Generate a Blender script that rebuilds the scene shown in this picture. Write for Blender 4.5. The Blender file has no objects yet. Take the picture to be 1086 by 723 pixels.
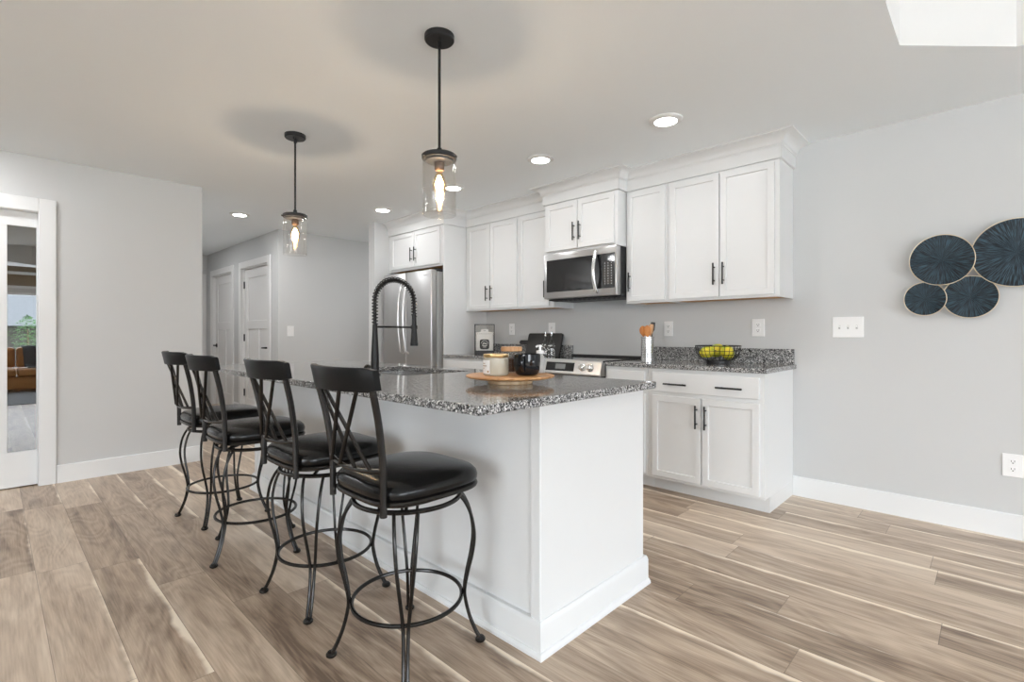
import bpy, bmesh, math, random
from mathutils import Vector, Matrix
random.seed(7)
C = bpy.context.scene.collection
S = bpy.context.scene
PI = math.pi

# ------------------------------------------------------------------ camera
cam_data = bpy.data.cameras.new('camera')
cam = bpy.data.objects.new('camera', cam_data); C.objects.link(cam)
cam.location = (0, 0, 1.123)
cam.rotation_euler = (PI / 2, 0, math.radians(43.83))
cam_data.sensor_fit = 'HORIZONTAL'; cam_data.sensor_width = 36
cam_data.lens = 36 * 530.6 / 1086
cam_data.shift_y = -6.74 / 1086
cam_data.clip_start = 0.02
S.camera = cam

# ------------------------------------------------------------------ view, world, daylight
vs = S.view_settings
vs.view_transform = 'Standard'; vs.look = 'None'; vs.gamma = 1; vs.use_curve_mapping = False
vs.exposure = 0.05
CY = S.cycles
CY.use_denoising = True
CY.max_bounces = 10; CY.diffuse_bounces = 6; CY.glossy_bounces = 5; CY.transmission_bounces = 6
CY.transparent_max_bounces = 16
CY.sample_clamp_indirect = 6
CY.caustics_reflective = False; CY.caustics_refractive = False

SKY = 16.2            # daylight strength outside
CAN_POWER = 3.2      # watts per recessed light
BULB_POWER = 9.5     # watts per pendant bulb

W = bpy.data.worlds.new('world'); S.world = W; W.use_nodes = True
nt = W.node_tree
bg = nt.nodes['Background']
tc = nt.nodes.new('ShaderNodeTexCoord'); sep = nt.nodes.new('ShaderNodeSeparateXYZ')
rmp = nt.nodes.new('ShaderNodeValToRGB')
nt.links.new(tc.outputs['Generated'], sep.inputs[0]); nt.links.new(sep.outputs['Z'], rmp.inputs[0])
rmp.color_ramp.elements[0].position = 0.0; rmp.color_ramp.elements[0].color = (0.57, 0.60, 0.635, 1)
rmp.color_ramp.elements[1].position = 0.25; rmp.color_ramp.elements[1].color = (0.885, 0.96, 1.035, 1)
nt.links.new(rmp.outputs[0], bg.inputs['Color'])
bg.inputs['Strength'].default_value = SKY

def portal(name, loc, rot, sx, sy):
    d = bpy.data.lights.new(name, 'AREA'); d.shape = 'RECTANGLE'; d.size = sx; d.size_y = sy
    d.cycles.is_portal = True
    o = bpy.data.objects.new(name, d); C.objects.link(o); o.location = loc; o.rotation_euler = rot
    return o
# daylight comes in through the living-room windows: right wall and the wall behind the camera
portal('window_daylight_right', (4.72, 0.0, 1.22), (0, PI / 2, 0), 1.7, 6.6)
portal('window_daylight_rear', (0.1, -4.72, 1.30), (PI / 2, 0, 0), 2.6, 1.70)

# ------------------------------------------------------------------ helpers
def wl(p):
    v = Vector((0, 0, 0))
    while p is not None:
        v += p.location; p = p.parent
    return v

def tag(o, label=None, cat=None, group=None, kind=None):
    if label: o['label'] = label
    if cat: o['category'] = cat
    if group: o['group'] = group
    if kind: o['kind'] = kind
    return o

def thing(name, label, cat, loc, rotz=0, group=None):
    o = bpy.data.objects.new(name, None); C.objects.link(o)
    o.empty_display_size = 0.05
    o.location = loc; o.rotation_euler = (0, 0, rotz)
    return tag(o, label, cat, group)

def obj(name, bm, mat, parent=None, loc=(0, 0, 0), local=False, ang=32, label=None, cat=None, group=None, kind=None):
    """link a bmesh; geometry is in world space unless local"""
    off = Vector(loc) + (wl(parent) if parent is not None else Vector((0, 0, 0)))
    if not local:
        bmesh.ops.translate(bm, verts=bm.verts, vec=-off)
    bmesh.ops.recalc_face_normals(bm, faces=bm.faces)
    me = bpy.data.meshes.new(name); bm.to_mesh(me); bm.free()
    for p in me.polygons: p.use_smooth = True
    me.set_sharp_from_angle(angle=math.radians(ang))
    for m in (mat if isinstance(mat, (list, tuple)) else [mat]): me.materials.append(m)
    o = bpy.data.objects.new(name, me); C.objects.link(o)
    o.location = loc
    if parent is not None: o.parent = parent
    return tag(o, label, cat, group, kind)

def struct(name, bm, mat, parent=None):
    return obj(name, bm, mat, parent, kind=None if parent else 'structure')

def box(bm, x0, x1, y0, y1, z0, z1, bev=0.0, seg=1, mi=0, M=None):
    r = bmesh.ops.create_cube(bm, size=1)
    vs_ = r['verts']
    T = Matrix.Translation(((x0 + x1) / 2, (y0 + y1) / 2, (z0 + z1) / 2)) @ Matrix.Diagonal((x1 - x0, y1 - y0, z1 - z0, 1))
    if M is not None: T = M @ T
    bmesh.ops.transform(bm, matrix=T, verts=vs_)
    fs = list({f for v in vs_ for f in v.link_faces})
    if bev > 0:
        es = list({e for v in vs_ for e in v.link_edges})
        rr = bmesh.ops.bevel(bm, geom=es, offset=bev, segments=seg, affect='EDGES', profile=0.5)
        fs = list(set(rr['faces']) | {f for f in fs if f.is_valid})
    if mi:
        for f in fs:
            if f.is_valid: f.material_index = mi
    return bm

def B(*a, **k):
    return box(bmesh.new(), *a, **k)

def tube(bm, pts, r, n=8, closed=False, caps=True):
    pts = [Vector(p) for p in pts]; m = len(pts)
    rs = r if isinstance(r, (list, tuple)) else [r] * m
    tang = []
    for i in range(m):
        a = pts[(i - 1) % m] if (closed or i > 0) else pts[i]
        b = pts[(i + 1) % m] if (closed or i < m - 1) else pts[i]
        tang.append((b - a).normalized())
    t0 = tang[0]
    nrm = t0.orthogonal().normalized()
    rings = []
    for i in range(m):
        t = tang[i]
        nrm = (nrm - t * nrm.dot(t))
        nrm = nrm.normalized() if nrm.length > 1e-6 else t.orthogonal().normalized()
        bn = t.cross(nrm)
        rings.append([bm.verts.new(pts[i] + (nrm * math.cos(2 * PI * k / n) + bn * math.sin(2 * PI * k / n)) * rs[i]) for k in range(n)])
    last = m if closed else m - 1
    for i in range(last):
        A = rings[i]; Bq = rings[(i + 1) % m]
        sh = 0
        if closed and i == m - 1:
            sh = min(range(n), key=lambda q: (A[0].co - Bq[q].co).length)
        for k in range(n):
            bm.faces.new((A[k], A[(k + 1) % n], Bq[(k + 1 + sh) % n], Bq[(k + sh) % n]))
    if not closed and caps:
        bm.faces.new(rings[0][::-1]); bm.faces.new(rings[-1])
    return bm

def spline(pts, n=6):
    """Catmull-Rom through the points"""
    P = [Vector(p) for p in pts]; out = []
    for i in range(len(P) - 1):
        p0 = P[max(i - 1, 0)]; p1 = P[i]; p2 = P[i + 1]; p3 = P[min(i + 2, len(P) - 1)]
        for k in range(n):
            t = k / n
            out.append(0.5 * ((2 * p1) + (p2 - p0) * t + (2 * p0 - 5 * p1 + 4 * p2 - p3) * t * t + (3 * p1 - p0 - 3 * p2 + p3) * t ** 3))
    out.append(P[-1]); return out

def lathe(bm, prof, c=(0, 0, 0), n=32, M=None, mi=0):
    """revolve (r, z) profile round the z axis"""
    c = Vector(c); rings = []
    for r, z in prof:
        if r < 1e-6:
            rings.append([bm.verts.new(c + Vector((0, 0, z)))])
        else:
            rings.append([bm.verts.new(c + Vector((r * math.cos(2 * PI * k / n), r * math.sin(2 * PI * k / n), z))) for k in range(n)])
    fs = []
    for A, Q in zip(rings, rings[1:]):
        if len(A) == 1 and len(Q) == 1: continue
        for k in range(n):
            k2 = (k + 1) % n
            if len(A) == 1: fs.append(bm.faces.new((A[0], Q[k2], Q[k])))
            elif len(Q) == 1: fs.append(bm.faces.new((A[k], A[k2], Q[0])))
            else: fs.append(bm.faces.new((A[k], A[k2], Q[k2], Q[k])))
    for f in fs: f.material_index = mi
    if M is not None:
        bmesh.ops.transform(bm, matrix=M, verts=[v for ring in rings for v in ring])
    return bm

def sweep(bm, path, prof, closed=False):
    """path: plan points; prof: closed loop of (outward offset, z), mitred at the corners"""
    n = len(path); P = [Vector(p) for p in path]
    def seg_n(i):
        d = (P[(i + 1) % n] - P[i]).normalized(); return Vector((d.y, -d.x))
    rings = []
    for i in range(n):
        if closed or 0 < i < n - 1:
            a = seg_n((i - 1) % n); b = seg_n(i)
            m = (a + b); m = m / (m.length_squared) * 2
        elif i == 0: m = seg_n(0)
        else: m = seg_n(n - 2)
        rings.append([bm.verts.new((P[i].x + m.x * o, P[i].y + m.y * o, z)) for o, z in prof])
    k = len(prof)
    for i in range(n if closed else n - 1):
        A = rings[i]; Q = rings[(i + 1) % n]
        for j in range(k):
            bm.faces.new((A[j], A[(j + 1) % k], Q[(j + 1) % k], Q[j]))
    if not closed:
        bm.faces.new(rings[0]); bm.faces.new(rings[-1][::-1])
    return bm

# ------------------------------------------------------------------ materials
def new_mat(name):
    m = bpy.data.materials.new(name); m.use_nodes = True
    return m, m.node_tree, m.node_tree.nodes['Principled BSDF']

def mat(name, col, rough=0.5, metal=0.0, spec=0.5, var=0.0, vscale=8.0, bump=0.0, bscale=60.0, coat=0.0, emit=None, estr=0.0):
    m, nt, p = new_mat(name)
    p.inputs['Base Color'].default_value = (*col, 1)
    p.inputs['Roughness'].default_value = rough; p.inputs['Metallic'].default_value = metal
    p.inputs['Specular IOR Level'].default_value = spec
    p.inputs['Coat Weight'].default_value = coat; p.inputs['Coat Roughness'].default_value = 0.08
    if emit:
        p.inputs['Emission Color'].default_value = (*emit, 1); p.inputs['Emission Strength'].default_value = estr
    g = nt.nodes.new('ShaderNodeTexCoord')
    if var > 0:
        nz = nt.nodes.new('ShaderNodeTexNoise'); nz.inputs['Scale'].default_value = vscale; nz.inputs['Detail'].default_value = 4
        mx = nt.nodes.new('ShaderNodeMix'); mx.data_type = 'RGBA'
        mx.inputs['A'].default_value = (*[c * (1 - var) for c in col], 1); mx.inputs['B'].default_value = (*[min(1, c * (1 + var)) for c in col], 1)
        nt.links.new(g.outputs['Object'], nz.inputs['Vector']); nt.links.new(nz.outputs['Fac'], mx.inputs['Factor'])
        nt.links.new(mx.outputs['Result'], p.inputs['Base Color'])
    if bump > 0:
        nb = nt.nodes.new('ShaderNodeTexNoise'); nb.inputs['Scale'].default_value = bscale; nb.inputs['Detail'].default_value = 3
        bp = nt.nodes.new('ShaderNodeBump'); bp.inputs['Strength'].default_value = bump; bp.inputs['Distance'].default_value = 0.002
        nt.links.new(g.outputs['Object'], nb.inputs['Vector']); nt.links.new(nb.outputs['Fac'], bp.inputs['Height'])
        nt.links.new(bp.outputs['Normal'], p.inputs['Normal'])
    return m

M_wall = mat('wall_paint', (0.590, 0.594, 0.590), 0.75, spec=0.25, var=0.012, vscale=2.0, bump=0.04, bscale=220)
M_ceil = mat('ceiling_paint', (0.880, 0.920, 0.945), 0.85, spec=0.15, var=0.01, vscale=1.5)
M_tray = mat('tray_paint', (0.80, 0.80, 0.79), 0.8, spec=0.15, var=0.01)
M_trim = mat('trim_paint', (0.785, 0.795, 0.797), 0.4, spec=0.4, var=0.008)
M_cab = mat('cabinet_paint', (0.735, 0.743, 0.743), 0.38, spec=0.4, var=0.008)
M_door = mat('door_paint', (0.78, 0.775, 0.765), 0.42, spec=0.4, var=0.008)
M_black = mat('black_metal', (0.016, 0.016, 0.017), 0.42, metal=0.3, var=0.05)
M_bronze = mat('dark_bronze_metal', (0.014, 0.012, 0.0105), 0.27, metal=0.3, spec=0.45, var=0.12, vscale=14)
M_rail = mat('black_satin_wood', (0.007, 0.007, 0.007), 0.40, spec=0.16, var=0.1)
M_leather = mat('black_leather', (0.006, 0.006, 0.006), 0.19, spec=0.30, var=0.1, bump=0.25, bscale=140)
M_faucet = mat('matte_black_faucet', (0.012, 0.012, 0.012), 0.38, metal=0.2, spec=0.3, var=0.05)
M_under = mat('raw_wood_underside', (0.56, 0.30, 0.11), 0.6, var=0.15, vscale=12)
M_glassblk = mat('black_glass', (0.010, 0.010, 0.011), 0.06, spec=0.6, var=0.02)
M_blkplastic = mat('black_plastic', (0.022, 0.022, 0.023), 0.5, var=0.05)
M_plate = mat('outlet_plastic', (0.87, 0.87, 0.865), 0.35, var=0.005)
M_slot = mat('outlet_slot', (0.05, 0.05, 0.05), 0.6, var=0.05)
M_keys = mat('keypad_white', (0.50, 0.50, 0.48), 0.6, var=0.05)
M_lcd = mat('lcd_grey', (0.16, 0.17, 0.17), 0.3, var=0.05)
M_chrome = mat('chrome', (0.82, 0.82, 0.82), 0.12, metal=1.0, var=0.02)
M_lens = mat('light_lens', (0.9, 0.9, 0.9), 0.5, var=0.01, emit=(1.0, 0.97, 0.92), estr=25.0)
M_fil = mat('filament_glow', (1, 0.8, 0.5), 0.5, var=0.01, emit=(1.0, 0.62, 0.27), estr=160.0)
M_gold = mat('gold_metal', (0.72, 0.50, 0.24), 0.3, metal=0.9, var=0.08)
M_palegold = mat('pale_gold_metal', (0.80, 0.68, 0.50), 0.35, metal=0.7, var=0.05)
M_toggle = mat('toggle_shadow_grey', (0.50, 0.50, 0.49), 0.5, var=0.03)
M_paper = mat('white_paper', (0.82, 0.81, 0.79), 0.7, var=0.02)
M_ink = mat('black_ink', (0.02, 0.02, 0.02), 0.6, var=0.05)
M_wax = mat('candle_wax_glass', (0.47, 0.43, 0.34), 0.16, spec=0.6, var=0.06, coat=0.5)
M_ceramic = mat('black_glaze', (0.005, 0.006, 0.009), 0.09, spec=0.5, var=0.1, coat=0.1)
M_beans = mat('coffee_beans', (0.09, 0.035, 0.015), 0.4, var=0.5, vscale=90, bump=0.6, bscale=120)
M_tan = mat('tan_leather', (0.42, 0.19, 0.06), 0.5, var=0.15, vscale=5, bump=0.1)
M_throw = mat('grey_throw', (0.10, 0.10, 0.105), 0.9, var=0.2, vscale=30, bump=0.3)
M_rug = mat('grey_rug', (0.20, 0.21, 0.22), 0.95, var=0.35, vscale=25, bump=0.4)
M_tanwall = mat('tan_paint', (0.23, 0.17, 0.11), 0.8, var=0.03)
M_roof = mat('grey_shingles', (0.10, 0.107, 0.115), 0.9, var=0.15, vscale=6)
M_siding = mat('taupe_siding', (0.045, 0.040, 0.035), 0.9, var=0.1, vscale=5)
M_leaf = mat('green_leaves', (0.045, 0.13, 0.025), 0.6, var=0.4, vscale=9)
M_bark = mat('brown_bark', (0.10, 0.06, 0.04), 0.9, var=0.3, vscale=20)
M_bounceground = mat('pale_bounce_ground', (0.78, 0.77, 0.75), 0.9, var=0.06, vscale=2)

def steel(name, col, rough, horizontal=True):
    m, nt, p = new_mat(name)
    p.inputs['Metallic'].default_value = 0.92; p.inputs['Roughness'].default_value = rough
    g = nt.nodes.new('ShaderNodeTexCoord'); mp = nt.nodes.new('ShaderNodeMapping')
    mp.inputs['Scale'].default_value = (3, 3, 400) if horizontal else (300, 300, 3)
    nz = nt.nodes.new('ShaderNodeTexNoise'); nz.inputs['Scale'].default_value = 1.0; nz.inputs['Detail'].default_value = 2
    mx = nt.nodes.new('ShaderNodeMix'); mx.data_type = 'RGBA'
    mx.inputs['A'].default_value = (*[c * 0.93 for c in col], 1); mx.inputs['B'].default_value = (*[c * 1.06 for c in col], 1)
    nt.links.new(g.outputs['Object'], mp.inputs['Vector']); nt.links.new(mp.outputs['Vector'], nz.inputs['Vector'])
    nt.links.new(nz.outputs['Fac'], mx.inputs['Factor']); nt.links.new(mx.outputs['Result'], p.inputs['Base Color'])
    return m
M_steel = steel('brushed_steel', (0.58, 0.575, 0.57), 0.28)
M_fsteel = steel('fridge_steel', (0.52, 0.517, 0.512), 0.36, horizontal=False)
M_bright = steel('bright_steel', (0.80, 0.80, 0.795), 0.25, horizontal=False)
M_sinksteel = steel('sink_steel', (0.70, 0.70, 0.70), 0.22)

def glass(name, tint, gl_max=0.35, base=0.04, rough=0.02):
    """thin clear glass: transparent with a fresnel-weighted reflection"""
    m = bpy.data.materials.new(name); m.use_nodes = True; nt = m.node_tree; nt.nodes.clear()
    out = nt.nodes.new('ShaderNodeOutputMaterial'); mix = nt.nodes.new('ShaderNodeMixShader')
    tr = nt.nodes.new('ShaderNodeBsdfTransparent'); gl = nt.nodes.new('ShaderNodeBsdfGlossy')
    lw = nt.nodes.new('ShaderNodeLayerWeight'); lw.inputs['Blend'].default_value = 0.25
    mr = nt.nodes.new('ShaderNodeMapRange'); mr.inputs['To Min'].default_value = base; mr.inputs['To Max'].default_value = gl_max
    tr.inputs['Color'].default_value = (*tint, 1); gl.inputs['Roughness'].default_value = rough
    nt.links.new(lw.outputs['Facing'], mr.inputs['Value']); nt.links.new(mr.outputs[0], mix.inputs['Fac'])
    nt.links.new(tr.outputs[0], mix.inputs[1]); nt.links.new(gl.outputs[0], mix.inputs[2]); nt.links.new(mix.outputs[0], out.inputs['Surface'])
    return m
M_glass = glass('clear_glass', (0.96, 0.955, 0.945), gl_max=0.30)
M_bulbglass = glass('amber_bulb_glass', (1.0, 0.88, 0.70), gl_max=0.3)
M_pane = glass('window_glass', (0.97, 0.98, 0.98))
M_mirrorpane = glass('reflective_door_glass', (0.10, 0.105, 0.11), gl_max=0.7, base=0.34, rough=0.003)

def N(nt, t, **k):
    n = nt.nodes.new(t)
    for a, b in k.items(): setattr(n, a, b)
    return n

def granite():
    m, nt, p = new_mat('granite')
    g = N(nt, 'ShaderNodeTexCoord'); L = nt.links.new
    nz = N(nt, 'ShaderNodeTexNoise'); nz.inputs['Scale'].default_value = 60; nz.inputs['Detail'].default_value = 3
    ad = N(nt, 'ShaderNodeMix', data_type='VECTOR'); ad.inputs['Factor'].default_value = 0.012
    L(g.outputs['Object'], nz.inputs['Vector']); L(g.outputs['Object'], ad.inputs['A']); L(nz.outputs['Color'], ad.inputs['B'])
    v = N(nt, 'ShaderNodeTexVoronoi'); v.inputs['Scale'].default_value = 225
    L(ad.outputs['Result'], v.inputs['Vector'])
    sx = N(nt, 'ShaderNodeSeparateColor'); L(v.outputs['Color'], sx.inputs[0])
    cr = N(nt, 'ShaderNodeValToRGB'); cr.color_ramp.interpolation = 'CONSTANT'
    e = cr.color_ramp.elements
    e[0].position = 0; e[0].color = (0.026, 0.026, 0.027, 1)
    e[1].position = 0.20; e[1].color = (0.095, 0.094, 0.092, 1)
    for pos, c in ((0.40, (0.21, 0.208, 0.205)), (0.60, (0.36, 0.357, 0.352)), (0.82, (0.64, 0.635, 0.625))):
        q = e.new(pos); q.color = (*c, 1)
    L(sx.outputs[0], cr.inputs[0])
    v2 = N(nt, 'ShaderNodeTexVoronoi'); v2.inputs['Scale'].default_value = 330; L(g.outputs['Object'], v2.inputs['Vector'])
    s2 = N(nt, 'ShaderNodeSeparateColor'); L(v2.outputs['Color'], s2.inputs[0])
    c2 = N(nt, 'ShaderNodeValToRGB'); c2.color_ramp.elements[0].color = (0.45, 0.45, 0.45, 1); c2.color_ramp.elements[1].color = (1.35, 1.35, 1.35, 1)
    L(s2.outputs[1], c2.inputs[0])
    mu = N(nt, 'ShaderNodeMix', data_type='RGBA', blend_type='MULTIPLY'); mu.inputs['Factor'].default_value = 0.8
    L(cr.outputs[0], mu.inputs['A']); L(c2.outputs[0], mu.inputs['B']); L(mu.outputs['Result'], p.inputs['Base Color'])
    p.inputs['Roughness'].default_value = 0.09; p.inputs['Specular IOR Level'].default_value = 0.55
    return m
M_granite = granite()

def plank_floor():
    m, nt, p = new_mat('plank_floor'); L = nt.links.new
    def mth(op, a, b=None, c=None):
        n = N(nt, 'ShaderNodeMath', operation=op)
        for i, x in enumerate((a, b, c)):
            if x is None: continue
            if isinstance(x, (int, float)): n.inputs[i].default_value = x
            else: L(x, n.inputs[i])
        return n.outputs[0]
    def comb(x, y, z=0.0):
        n = N(nt, 'ShaderNodeCombineXYZ')
        for i, q in enumerate((x, y, z)):
            if isinstance(q, (int, float)): n.inputs[i].default_value = q
            else: L(q, n.inputs[i])
        return n.outputs[0]
    def noise(vec, scale, detail=4, rough=0.55, dist=0.0):
        n = N(nt, 'ShaderNodeTexNoise'); L(vec, n.inputs['Vector'])
        n.inputs['Scale'].default_value = scale; n.inputs['Detail'].default_value = detail
        n.inputs['Roughness'].default_value = rough; n.inputs['Distortion'].default_value = dist
        return n.outputs['Fac']
    def sstep(v, lo, hi):
        n = N(nt, 'ShaderNodeMapRange', interpolation_type='SMOOTHSTEP'); L(v, n.inputs['Value'])
        n.inputs['From Min'].default_value = lo; n.inputs['From Max'].default_value = hi
        return n.outputs[0]
    g = N(nt, 'ShaderNodeTexCoord'); s = N(nt, 'ShaderNodeSeparateXYZ'); L(g.outputs['Object'], s.inputs[0])
    X, Y = s.outputs[0], s.outputs[1]
    v = mth('DIVIDE', mth('ADD', Y, 10.085), 0.186)
    row = mth('FLOOR', v); fv = mth('FRACT', v)
    wn = N(nt, 'ShaderNodeTexWhiteNoise', noise_dimensions='1D'); L(row, wn.inputs['W'])
    u = mth('ADD', mth('DIVIDE', X, 1.22), mth('MULTIPLY', wn.outputs['Value'], 9.0))
    col = mth('FLOOR', u); fu = mth('FRACT', u)
    wp = N(nt, 'ShaderNodeTexWhiteNoise', noise_dimensions='2D'); L(comb(row, col), wp.inputs['Vector'])
    sc = N(nt, 'ShaderNodeSeparateColor'); L(wp.outputs['Color'], sc.inputs[0])
    r1, r2, r3 = sc.outputs[0], sc.outputs[1], sc.outputs[2]
    offx = mth('ADD', X, mth('MULTIPLY', r1, 31.0)); offy = mth('ADD', Y, mth('MULTIPLY', r2, 17.0))
    # long figure, cathedral swirls and fine grain
    fig = noise(comb(mth('MULTIPLY', offx, 1.1), mth('MULTIPLY', offy, 7.5)), 1.0, 5, 0.55, 1.6)
    ringv = mth('SINE', mth('MULTIPLY', noise(comb(mth('MULTIPLY', offx, 1.0), mth('MULTIPLY', offy, 5.0)), 0.9, 2, 0.45, 0.5), 95.0))
    fine = noise(comb(mth('MULTIPLY', offx, 6.0), mth('MULTIPLY', offy, 150.0)), 1.0, 3, 0.6)
    knot = noise(comb(mth('MULTIPLY', offx, 3.0), mth('MULTIPLY', offy, 9.0)), 1.0, 2, 0.5)
    t = mth('ADD', mth('MULTIPLY', sstep(fig, 0.28, 0.72), 0.38), mth('MULTIPLY', r3, 0.46))
    t = mth('ADD', t, mth('MULTIPLY', ringv, 0.06))
    t = mth('ADD', t, mth('MULTIPLY', mth('SUBTRACT', fine, 0.5), 0.55))
    t = mth('SUBTRACT', t, mth('MULTIPLY', sstep(knot, 0.66, 0.80), 0.30))
    cr = N(nt, 'ShaderNodeValToRGB'); e = cr.color_ramp.elements
    e[0].position = 0.0; e[0].color = (0.170, 0.116, 0.080, 1)
    e[1].position = 1.0; e[1].color = (0.740, 0.625, 0.500, 1)
    for pos, c in ((0.28, (0.370, 0.275, 0.198)), (0.60, (0.560, 0.443, 0.335))):
        q = e.new(pos); q.color = (*c, 1)
    L(t, cr.inputs[0])
    # pale sapwood running along one edge of many planks
    wob = noise(comb(mth('MULTIPLY', offx, 2.2), row), 1.0, 4, 0.6)
    edge = mth('ADD', fv, mth('MULTIPLY', mth('SUBTRACT', wob, 0.5), 0.55))
    width = mth('ADD', 0.80, mth('MULTIPLY', r2, 0.16))
    keep = sstep(noise(comb(mth('MULTIPLY', offx, 1.3), mth('MULTIPLY', row, 3.7)), 1.0, 2, 0.5), 0.24, 0.44)
    sap = mth('MULTIPLY', sstep(mth('SUBTRACT', edge, width), 0.0, 0.12), mth('MULTIPLY', keep, mth('GREATER_THAN', r1, 0.22)))
    mx = N(nt, 'ShaderNodeMix', data_type='RGBA'); L(mth('MULTIPLY', sap, 0.95), mx.inputs['Factor'])
    L(cr.outputs[0], mx.inputs['A']); mx.inputs['B'].default_value = (0.88, 0.77, 0.63, 1)
    seam = mth('MAXIMUM', mth('LESS_THAN', fv, 0.012), mth('LESS_THAN', fu, 0.0022))
    m2 = N(nt, 'ShaderNodeMix', data_type='RGBA'); L(mth('MULTIPLY', seam, 0.55), m2.inputs['Factor'])
    L(mx.outputs['Result'], m2.inputs['A']); m2.inputs['B'].default_value = (0.10, 0.07, 0.05, 1)
    L(m2.outputs['Result'], p.inputs['Base Color'])
    p.inputs['Roughness'].default_value = 0.34; p.inputs['Specular IOR Level'].default_value = 0.42
    bp = N(nt, 'ShaderNodeBump'); bp.inputs['Strength'].default_value = 0.10; bp.inputs['Distance'].default_value = 0.002
    L(fine, bp.inputs['Height']); L(bp.outputs['Normal'], p.inputs['Normal'])
    return m
M_floor = plank_floor()

def wood(name, dark, light, sx=3.0, sy=40.0, rough=0.45):
    m, nt, p = new_mat(name); L = nt.links.new
    g = N(nt, 'ShaderNodeTexCoord'); mp = N(nt, 'ShaderNodeMapping'); mp.inputs['Scale'].default_value = (sx, sy, sx)
    mp.inputs['Rotation'].default_value = (0, 0, 0.6)
    nz = N(nt, 'ShaderNodeTexNoise'); nz.inputs['Scale'].default_value = 1; nz.inputs['Detail'].default_value = 5; nz.inputs['Distortion'].default_value = 0.6
    cr = N(nt, 'ShaderNodeValToRGB'); cr.color_ramp.elements[0].position = 0.3; cr.color_ramp.elements[1].position = 0.7
    cr.color_ramp.elements[0].color = (*dark, 1); cr.color_ramp.elements[1].color = (*light, 1)
    L(g.outputs['Object'], mp.inputs['Vector']); L(mp.outputs['Vector'], nz.inputs['Vector']); L(nz.outputs['Fac'], cr.inputs[0]); L(cr.outputs[0], p.inputs['Base Color'])
    p.inputs['Roughness'].default_value = rough
    return m
M_acacia = wood('warm_acacia_wood', (0.40, 0.17, 0.055), (0.66, 0.36, 0.15), 6, 45)
M_palewood = wood('pale_wood', (0.50, 0.30, 0.14), (0.78, 0.60, 0.38), 6, 40)
M_spoon = wood('spoon_wood', (0.36, 0.10, 0.014), (0.62, 0.235, 0.04), 12, 60)
M_lid = wood('lid_wood', (0.36, 0.17, 0.07), (0.62, 0.36, 0.17), 8, 60)

def disc_material():
    """embossed strokes radiating from the disc's centre, blue-black with teal highlights put into the colour"""
    m, nt, p = new_mat('embossed_blue_black_metal'); L = nt.links.new
    g = N(nt, 'ShaderNodeTexCoord'); s = N(nt, 'ShaderNodeSeparateXYZ'); L(g.outputs['Object'], s.inputs[0])
    at = N(nt, 'ShaderNodeMath', operation='ARCTAN2'); L(s.outputs[0], at.inputs[0]); L(s.outputs[2], at.inputs[1])
    ln = N(nt, 'ShaderNodeVectorMath', operation='LENGTH'); L(g.outputs['Object'], ln.inputs[0])
    a2 = N(nt, 'ShaderNodeMath', operation='MULTIPLY'); L(at.outputs[0], a2.inputs[0]); a2.inputs[1].default_value = 36
    r2 = N(nt, 'ShaderNodeMath', operation='MULTIPLY'); L(ln.outputs['Value'], r2.inputs[0]); r2.inputs[1].default_value = 16
    cb = N(nt, 'ShaderNodeCombineXYZ'); L(a2.outputs[0], cb.inputs[0]); L(r2.outputs[0], cb.inputs[1])
    nz = N(nt, 'ShaderNodeTexNoise'); nz.inputs['Scale'].default_value = 1.0; nz.inputs['Detail'].default_value = 2; L(cb.outputs[0], nz.inputs['Vector'])
    cr = N(nt, 'ShaderNodeValToRGB'); cr.color_ramp.elements[0].position = 0.46; cr.color_ramp.elements[1].position = 0.58
    cr.color_ramp.elements[0].color = (0.006, 0.007, 0.009, 1); cr.color_ramp.elements[1].color = (0.030, 0.062, 0.085, 1)  # second tone paints the teal sheen into the strokes
    L(nz.outputs['Fac'], cr.inputs[0]); L(cr.outputs[0], p.inputs['Base Color'])
    p.inputs['Metallic'].default_value = 0.45; p.inputs['Roughness'].default_value = 0.42
    bp = N(nt, 'ShaderNodeBump'); bp.inputs['Strength'].default_value = 0.8; bp.inputs['Distance'].default_value = 0.003
    L(nz.outputs['Fac'], bp.inputs['Height']); L(bp.outputs['Normal'], p.inputs['Normal'])
    return m
M_disc = disc_material()

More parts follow.
